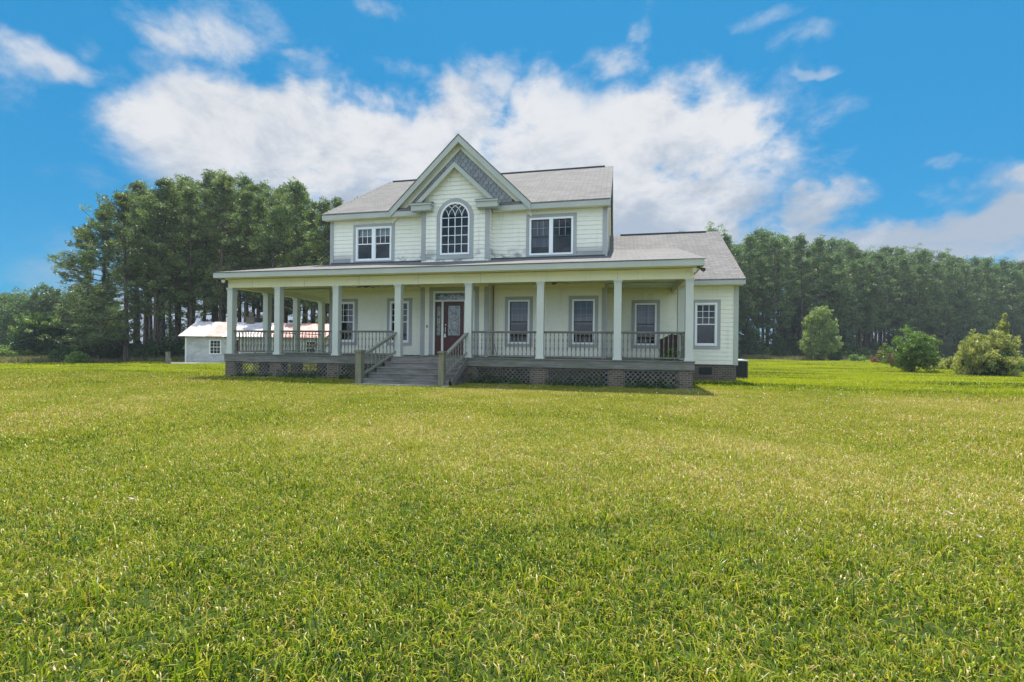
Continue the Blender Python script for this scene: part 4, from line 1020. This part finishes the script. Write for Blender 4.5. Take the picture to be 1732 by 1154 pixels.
# the long pine wood on the right
FR = [pine(71, 18, .33, 3.1, 48, needle='far_needles', dens=40, trunk_r=.15), pine(72, 18, .28, 3.0, 50, needle='far_needles', dens=40, trunk_r=.15),
      pine(73, 18, .40, 2.4, 40, needle='far_needles', dens=40, trunk_r=.15), pine(74, 18, .25, 3.3, 52, needle='far_needles', dens=38, trunk_r=.16), pine(75, 18, .10, 2.6, 56, needle='far_needles', dens=36, trunk_r=.14)]
prof_r = [(1140, 398), (1195, 388), (1225, 394), (1260, 389), (1310, 398), (1360, 402), (1400, 404), (1440, 411), (1480, 416), (1520, 424), (1560, 422), (1600, 432), (1640, 436), (1680, 443), (1732, 444), (1900, 458)]
p0, p1 = np.array([12.0, 50.0]), np.array([112.0, 110.0]); dv = p1 - p0; nv = np.array([-dv[1], dv[0]]); nv = nv / np.linalg.norm(nv); LL = np.linalg.norm(dv); dv = dv / LL
for row in range(5):
    s = rr.uniform(0, 2)
    while s < LL:
        q = p0 + dv * s + nv * (row * 3.4 + rr.uniform(-.7, .7)); dx, dy = q[0] - CAM[0], q[1] - CAM[1]
        Zd = dx * syw + dy * cyw; px = 866 + 793 * (dx * cyw - dy * syw) / Zd
        s += 2.3 * rr.uniform(.7, 1.3) * (1 if px > 1380 or row < 3 else 2.2)
        if px < 1140 or px > 1880: continue
        h = top_h(px, pf(prof_r, px) + rr.uniform(-9, 30) + (0 if row < 3 else 2), Zd, *q)
        k = rr.randrange(4) if rr.random() < .8 or row == 1 else 4
        if row == 0:
            lab = 'slender pine in the front row of the right wood'; gr = 'front row pines of the right wood'
        else: lab = 'slender pine inside the right wood, behind its front row'; gr = 'inner pines of the right wood'
        place('pine_tree', FR[k], q[0], q[1], h / 18.2, rr.uniform(0, 6.28), lab, group=gr, sxy=rr.uniform(.85, 1.3))
US = [lobed(81, [(0, 0, 2.6, 1.3, 1.3, 1.3), (.5, 0, 1.5, 1.5, 1.4, 1.2), (-.5, 0, 3.8, .9, .9, .9)], 6000, .2, .09, 'leaf_dark', .06, 5), lobed(82, dome(82, 8, 1.6, 2.6), 6000, .2, .09, 'leaf_mid', .05, 5)]
for i in range(84):
    f = (i % 42 + rr.uniform(.1, .9)) / 42; q = p0 + dv * LL * f * .9 - nv * (rr.uniform(.2, 2.2) if i < 42 else rr.uniform(-16, -3))
    shrub(US[i % 2], 'understory_tree' if i % 2 == 0 else 'shrub', q[0], q[1], rr.uniform(.6, 1.25) * (1 if i < 42 else 1.5), 'leafy dark sapling at the foot of the right wood' if i % 2 == 0 else 'green bush at the foot of the right wood', 'tree' if i % 2 == 0 else 'shrub',
          'saplings at the foot of the right wood' if i % 2 == 0 else 'bushes at the foot of the right wood', rz=rr.uniform(0, 6))

# porch-foot weeds
def weeds():
    rg = np.random.default_rng(91); C = []
    for x0, x1, h in ((-11.0, -9.3, .16), (-8.8, -6.7, .22), (-6.1, -4.6, .22), (-.5, 1.5, .34), (2.1, 4.2, .28), (4.75, 6.5, .30), (-.8, -.3, .3)):
        n = int((x1 - x0) * 26); X = rg.uniform(x0, x1, n); C.append(np.stack([X, rg.uniform(-.28, .02, n), -.95 + rg.uniform(.02, 1, n) ** 1.5 * h * rg.uniform(.5, 1.5, n)], -1))
    C = np.concatenate(C); V, F, rn = clumps(C, np.full(len(C), .11), 16, .07, .045, rg, .8)
    return np_mesh('weeds', V, F, 'leaf_dark', rn)
w_ = link('weeds', weeds()); w_['kind'] = 'stuff'; w_['label'] = 'low leafy weeds growing along the lattice under the porch'; w_['category'] = 'weeds'
def pot():
    rg = np.random.default_rng(92); n = 26; C = np.stack([rg.normal(0, .12, n), rg.normal(0, .08, n), rg.uniform(.02, .42, n)], -1)
    V, F, rn = clumps(C, np.full(n, .09), 16, .07, .04, rg, .9); return np_mesh('plant', V, F, 'leaf_mid', rn)
o = link('plant', pot()); o.location = (6.38, .5, 0); tag(o, 'small green plant behind the railing at the right end of the porch', 'plant')

# ------------------------------------------------------------------ grass
def grass_patch(name, size, n, hgt, wid, seed, lay=.25, mat='grass_blade', bias=0.0):
    rg = np.random.default_rng(seed)
    bx, by = rg.uniform(-size / 2, size / 2, (2, n)); a = rg.uniform(0, 2 * np.pi, n); rn = np.clip(rg.beta(1.2, 1.7, n) + bias, 0, 1)
    dead = rn > .72; h = hgt * rg.uniform(.45, 1.25, n); flatn = np.where(dead, rg.uniform(.6, 1.3, n), np.abs(rg.normal(lay, .28, n)))
    w = wid * rg.uniform(.6, 1.25, n); dx, dy = np.cos(a), np.sin(a); face = a + rg.normal(0, .8, n) + np.pi / 2; sx_, sy_ = np.cos(face), np.sin(face)
    out0, out1 = h * np.sin(flatn) * .35, h * np.sin(np.minimum(flatn * 1.5, 1.45))
    z0_ = np.zeros(n); z1_ = h * .55 * np.cos(flatn * .8); z2_ = h * np.maximum(np.cos(np.minimum(flatn * 1.4, 1.5)), .12)
    P = lambda ox, s, z: np.stack([bx + dx * ox + sx_ * s, by + dy * ox + sy_ * s, z], -1)
    V = np.stack([P(0, -w / 2, z0_ - .01), P(0, w / 2, z0_ - .01), P(out0, -w * .45, z1_), P(out0, w * .45, z1_), P(out1, 0, z2_)], 1).reshape(-1, 3)
    b = (np.arange(n) * 5)[:, None]; F = np.concatenate([b + np.array([0, 1, 3]), b + np.array([0, 3, 2]), b + np.array([2, 3, 4])], 1).reshape(-1, 3)
    return np_mesh(name, V, F, mat, np.repeat(rn, 3))
def blocked(X, Y, m=0.0):
    b = (X > -11.35 + m) & (X < 7.0 - m) & (Y > .15 + m) & (Y < 14)
    b |= (X > 7 - m) & (X < 9.3 - m) & (Y > DW + m) & (Y < 14)
    b |= (X > -4.35 + m) & (X < -.95 - m) & (Y > -1.9 + m) & (Y < .2)
    ca, sa = .923, .384; u = (X - sx0) * ca + (Y - sy0) * sa; v = -(X - sx0) * sa + (Y - sy0) * ca
    b |= (u > 0) & (u < 14.5) & (v > 0) & (v < 5); b |= (u > -.5) & (u < 3) & (v > -1.5) & (v < 0)
    return b
def scatter(name, src, spacing, rmin, rmax, seed, jit=.5, srange=(.85, 1.2), test=None, thin=None, label=None, cat='grass', ang=58):
    rg = np.random.default_rng(seed); n = int(2 * rmax / spacing) + 2
    gx, gy = np.meshgrid(np.arange(n) * spacing - rmax, np.arange(n) * spacing - rmax, indexing='ij'); gx = gx.ravel(); gy = gy.ravel()
    gx = gx + rg.uniform(-jit, jit, gx.size) * spacing + CAM[0]; gy = gy + rg.uniform(-jit, jit, gy.size) * spacing + CAM[1]
    dx, dy = gx - CAM[0], gy - CAM[1]; dist = np.hypot(dx, dy); f_ = dx * syw + dy * cyw + 2.2; s_ = dx * cyw - dy * syw
    ok = (dist >= rmin) & (dist < rmax) & (np.abs(np.arctan2(s_, f_)) < R(ang)) & ~blocked(gx, gy, .0)
    if test is not None: ok &= test(gx, gy)
    gx, gy = gx[ok], gy[ok]; N = len(gx)
    me = bpy.data.meshes.new(name); me.vertices.add(N); me.vertices.foreach_set('co', np.stack([gx, gy, gz(gx, gy)], -1).astype(np.float32).ravel())
    for an, ty, val in (('rot', 'FLOAT', rg.uniform(0, 6.283, N)), ('scl', 'FLOAT', rg.uniform(*srange, N)), ('idx', 'INT', rg.integers(0, len(src), N))):
        at = me.attributes.new(an, ty, 'POINT'); at.data.foreach_set('value', val.astype(np.int32 if ty == 'INT' else np.float32))
    col = bpy.data.collections.new(name + '_source')
    for k, ms in enumerate(src): so_ = bpy.data.objects.new(f'{name}_tuft', ms); col.objects.link(so_)
    ng = bpy.data.node_groups.new(name, 'GeometryNodeTree'); ng.interface.new_socket('Geometry', in_out='INPUT', socket_type='NodeSocketGeometry'); ng.interface.new_socket('Geometry', in_out='OUTPUT', socket_type='NodeSocketGeometry')
    N_ = ng.nodes; L_ = ng.links; gi, go = N_.new('NodeGroupInput'), N_.new('NodeGroupOutput')
    ci = N_.new('GeometryNodeCollectionInfo'); ci.inputs[0].default_value = col; ci.inputs['Separate Children'].default_value = True; ci.inputs['Reset Children'].default_value = True
    ip = N_.new('GeometryNodeInstanceOnPoints'); ip.inputs['Pick Instance'].default_value = True
    def attr(nm, ty):
        a_ = N_.new('GeometryNodeInputNamedAttribute'); a_.data_type = ty; a_.inputs[0].default_value = nm; return a_.outputs[0]
    cx_ = N_.new('ShaderNodeCombineXYZ'); L_.new(attr('rot', 'FLOAT'), cx_.inputs[2]); L_.new(cx_.outputs[0], ip.inputs['Rotation'])
    L_.new(attr('scl', 'FLOAT'), ip.inputs['Scale']); L_.new(attr('idx', 'INT'), ip.inputs['Instance Index'])
    L_.new(gi.outputs[0], ip.inputs['Points']); L_.new(ci.outputs[0], ip.inputs['Instance']); L_.new(ip.outputs[0], go.inputs[0])
    o = link(name, me); md = o.modifiers.new('scatter', 'NODES'); md.node_group = ng
    o['kind'] = 'stuff'; o['label'] = label; o['category'] = cat
    print(name, N); return o
A = [grass_patch('blades', .62, 600, .062, .0060, 100 + k, .65) for k in range(8)]
B = [grass_patch('blades', 1.3, 1500, .062, .012, 120 + k, .5) for k in range(6)]
C3 = [grass_patch('blades', 3.2, 2000, .10, .03, 140 + k) for k in range(5)]
D3 = [grass_patch('blades', 6.0, 2600, .14, .07, 160 + k) for k in range(4)]
scatter('grass', A, .34, 0, 8.5, 1, jit=.36, label='green and straw coloured lawn grass close to the camera')
scatter('grass', B, .72, 8.1, 20, 2, jit=.38, label='short dry green lawn grass before the house')
scatter('grass', C3, 1.8, 19, 46, 3, label='sunlit lime green grass around and beyond the house')
scatter('grass', D3, 3.6, 44, 105, 4, label='distant strip of grass reaching the trees')
# taller tufts on the near lawn
Tt = [grass_patch('blades', .16, 26, .15, .008, 180 + k, .5) for k in range(4)]
scatter('grass', Tt, .75, 0, 12, 5, label='taller grass tufts standing out of the near lawn')
# rank weeds where the lawn meets the woods
Wd = [grass_patch('weed_stems', 1.6, 420, .60, .035, 190 + k, .18, 'weed_tan') for k in range(4)]
def edge_test(X, Y):
    rx, ry = X - p0[0], Y - p0[1]; u = rx * dv[0] + ry * dv[1]; v = rx * nv[0] + ry * nv[1]
    right = (v > -6.5 + 2 * np.sin(u * .3)) & (v < 1) & (u > 0) & (X > 22)
    dx, dy = X - CAM[0], Y - CAM[1]; Zd = dx * syw + dy * cyw; px = 866 + 793 * (dx * cyw - dy * syw) / np.maximum(Zd, 1)
    left = (px < 300) & (Zd > 39.5 + .8 * np.sin(px * .07)) & (Zd < 48)
    return right | left
scatter('tall_weeds', Wd, 1.1, 35, 110, 6, test=edge_test, srange=(.6, 1.25), label='tan and green weeds along the foot of the woods', cat='weeds')
# white clover heads
def clover():
    rg = np.random.default_rng(77); V = []; F = []
    X = rg.uniform(-22, 34, 1500); Y = rg.uniform(-8, 16, 1500); ok = ~blocked(X, Y) & (rg.random(1500) < np.where(Y > -3, .7, .25)); X, Y = X[ok], Y[ok]
    Zz = gz(X, Y) + rg.uniform(.05, .11, len(X)); r = .014
    dirs = np.array([(1, 0, 0), (0, 1, 0), (-1, 0, 0), (0, -1, 0), (0, 0, 1), (0, 0, -1)]) * r; fc = np.array([(0, 1, 4), (1, 2, 4), (2, 3, 4), (3, 0, 4), (1, 0, 5), (2, 1, 5), (3, 2, 5), (0, 3, 5)])
    P = np.stack([X, Y, Zz], -1); V = (P[:, None] + dirs[None]).reshape(-1, 3); F = (np.arange(len(P))[:, None, None] * 6 + fc[None]).reshape(-1, 3); return np_mesh('clover_flowers', V, F, 'shed_white', np.zeros(len(F)))
o = link('clover_flowers', clover()); o['kind'] = 'stuff'; o['label'] = 'tiny white clover heads scattered in the lawn'; o['category'] = 'flowers'
# fallen leaves
def fleaf(px, py, s, mat, label, rz):
    s *= .42
    d = np.array(W_) + (px - 866) / 793 * np.array(RT) - (py - 587.4) / 793 * np.array(UP); k = (-.95 + .06 - CAM[2]) / d[2]; p = CAM + d * k
    mb = MB(); n = 7; up, dn = [], []
    for i in range(n):
        t_ = i / (n - 1); x = (t_ - .5) * s; w = s * .26 * math.sin(math.pi * (.08 + .84 * t_)); z = .10 * s * math.cos(t_ * 5) + .02
        up.append((x, w, z + .12 * s)); dn.append((x, -w, z + .1 * s))
    mid = [((i / (n - 1) - .5) * s, 0, .10 * s * math.cos(i / (n - 1) * 5) + .02) for i in range(n)]
    V = up + mid + dn; F = [(i, i + 1, n + i + 1, n + i) for i in range(n - 1)] + [(n + i, n + i + 1, 2 * n + i + 1, 2 * n + i) for i in range(n - 1)]
    mb.add(V, F); o = mb.build('fallen_leaf', mat); o.location = (p[0], p[1], p[2]); o.rotation_euler = (.1, .15, rz)
    m_ = o.modifiers.new('thick', 'SOLIDIFY'); m_.thickness = .002; tag(o, label, 'leaf', 'fallen leaves on the lawn')
fleaf(222, 848, .13, 'pale_leaf', 'pale curled leaf on the lawn toward the left side', .6)
fleaf(648, 838, .10, 'dry_leaf', 'brown curled leaf lying left of centre in the lawn', 1.2)
fleaf(800, 822, .09, 'pale_leaf', 'small whitish leaf near the middle of the lawn', 2.0)
fleaf(1393, 767, .13, 'dry_leaf', 'dark brown leaf on the right half of the lawn, farthest from the camera', .2)
fleaf(1605, 872, .14, 'pale_leaf', 'whitish folded leaf on the lawn near the right edge', -.5)
fleaf(1168, 940, .08, 'dry_leaf', 'reddish brown leaf in the grass right of centre', .9)
fleaf(1656, 912, .10, 'pale_leaf', 'pale straw leaf nearest the right edge of the lawn', -1.0)
fleaf(625, 717, .22, 'dry_leaf', 'flat brown bark scrap on the lawn before the left stair post', .0)

# ------------------------------------------------------------------ summer haze
t = newmat('haze'); pv = t.node('ShaderNodeVolumePrincipled'); pv.inputs['Color'].default_value = (.80, .88, 1.0, 1); pv.inputs['Density'].default_value = .00045; pv.inputs['Anisotropy'].default_value = .3
t.l.new(pv.outputs[0], t.out.inputs[1])
hz_ = MB().box(-180, 220, -60, 260, -4.6, 24).build('haze', 'haze'); hz_['kind'] = 'stuff'; hz_['label'] = 'thin summer haze over the fields'; hz_['category'] = 'haze'
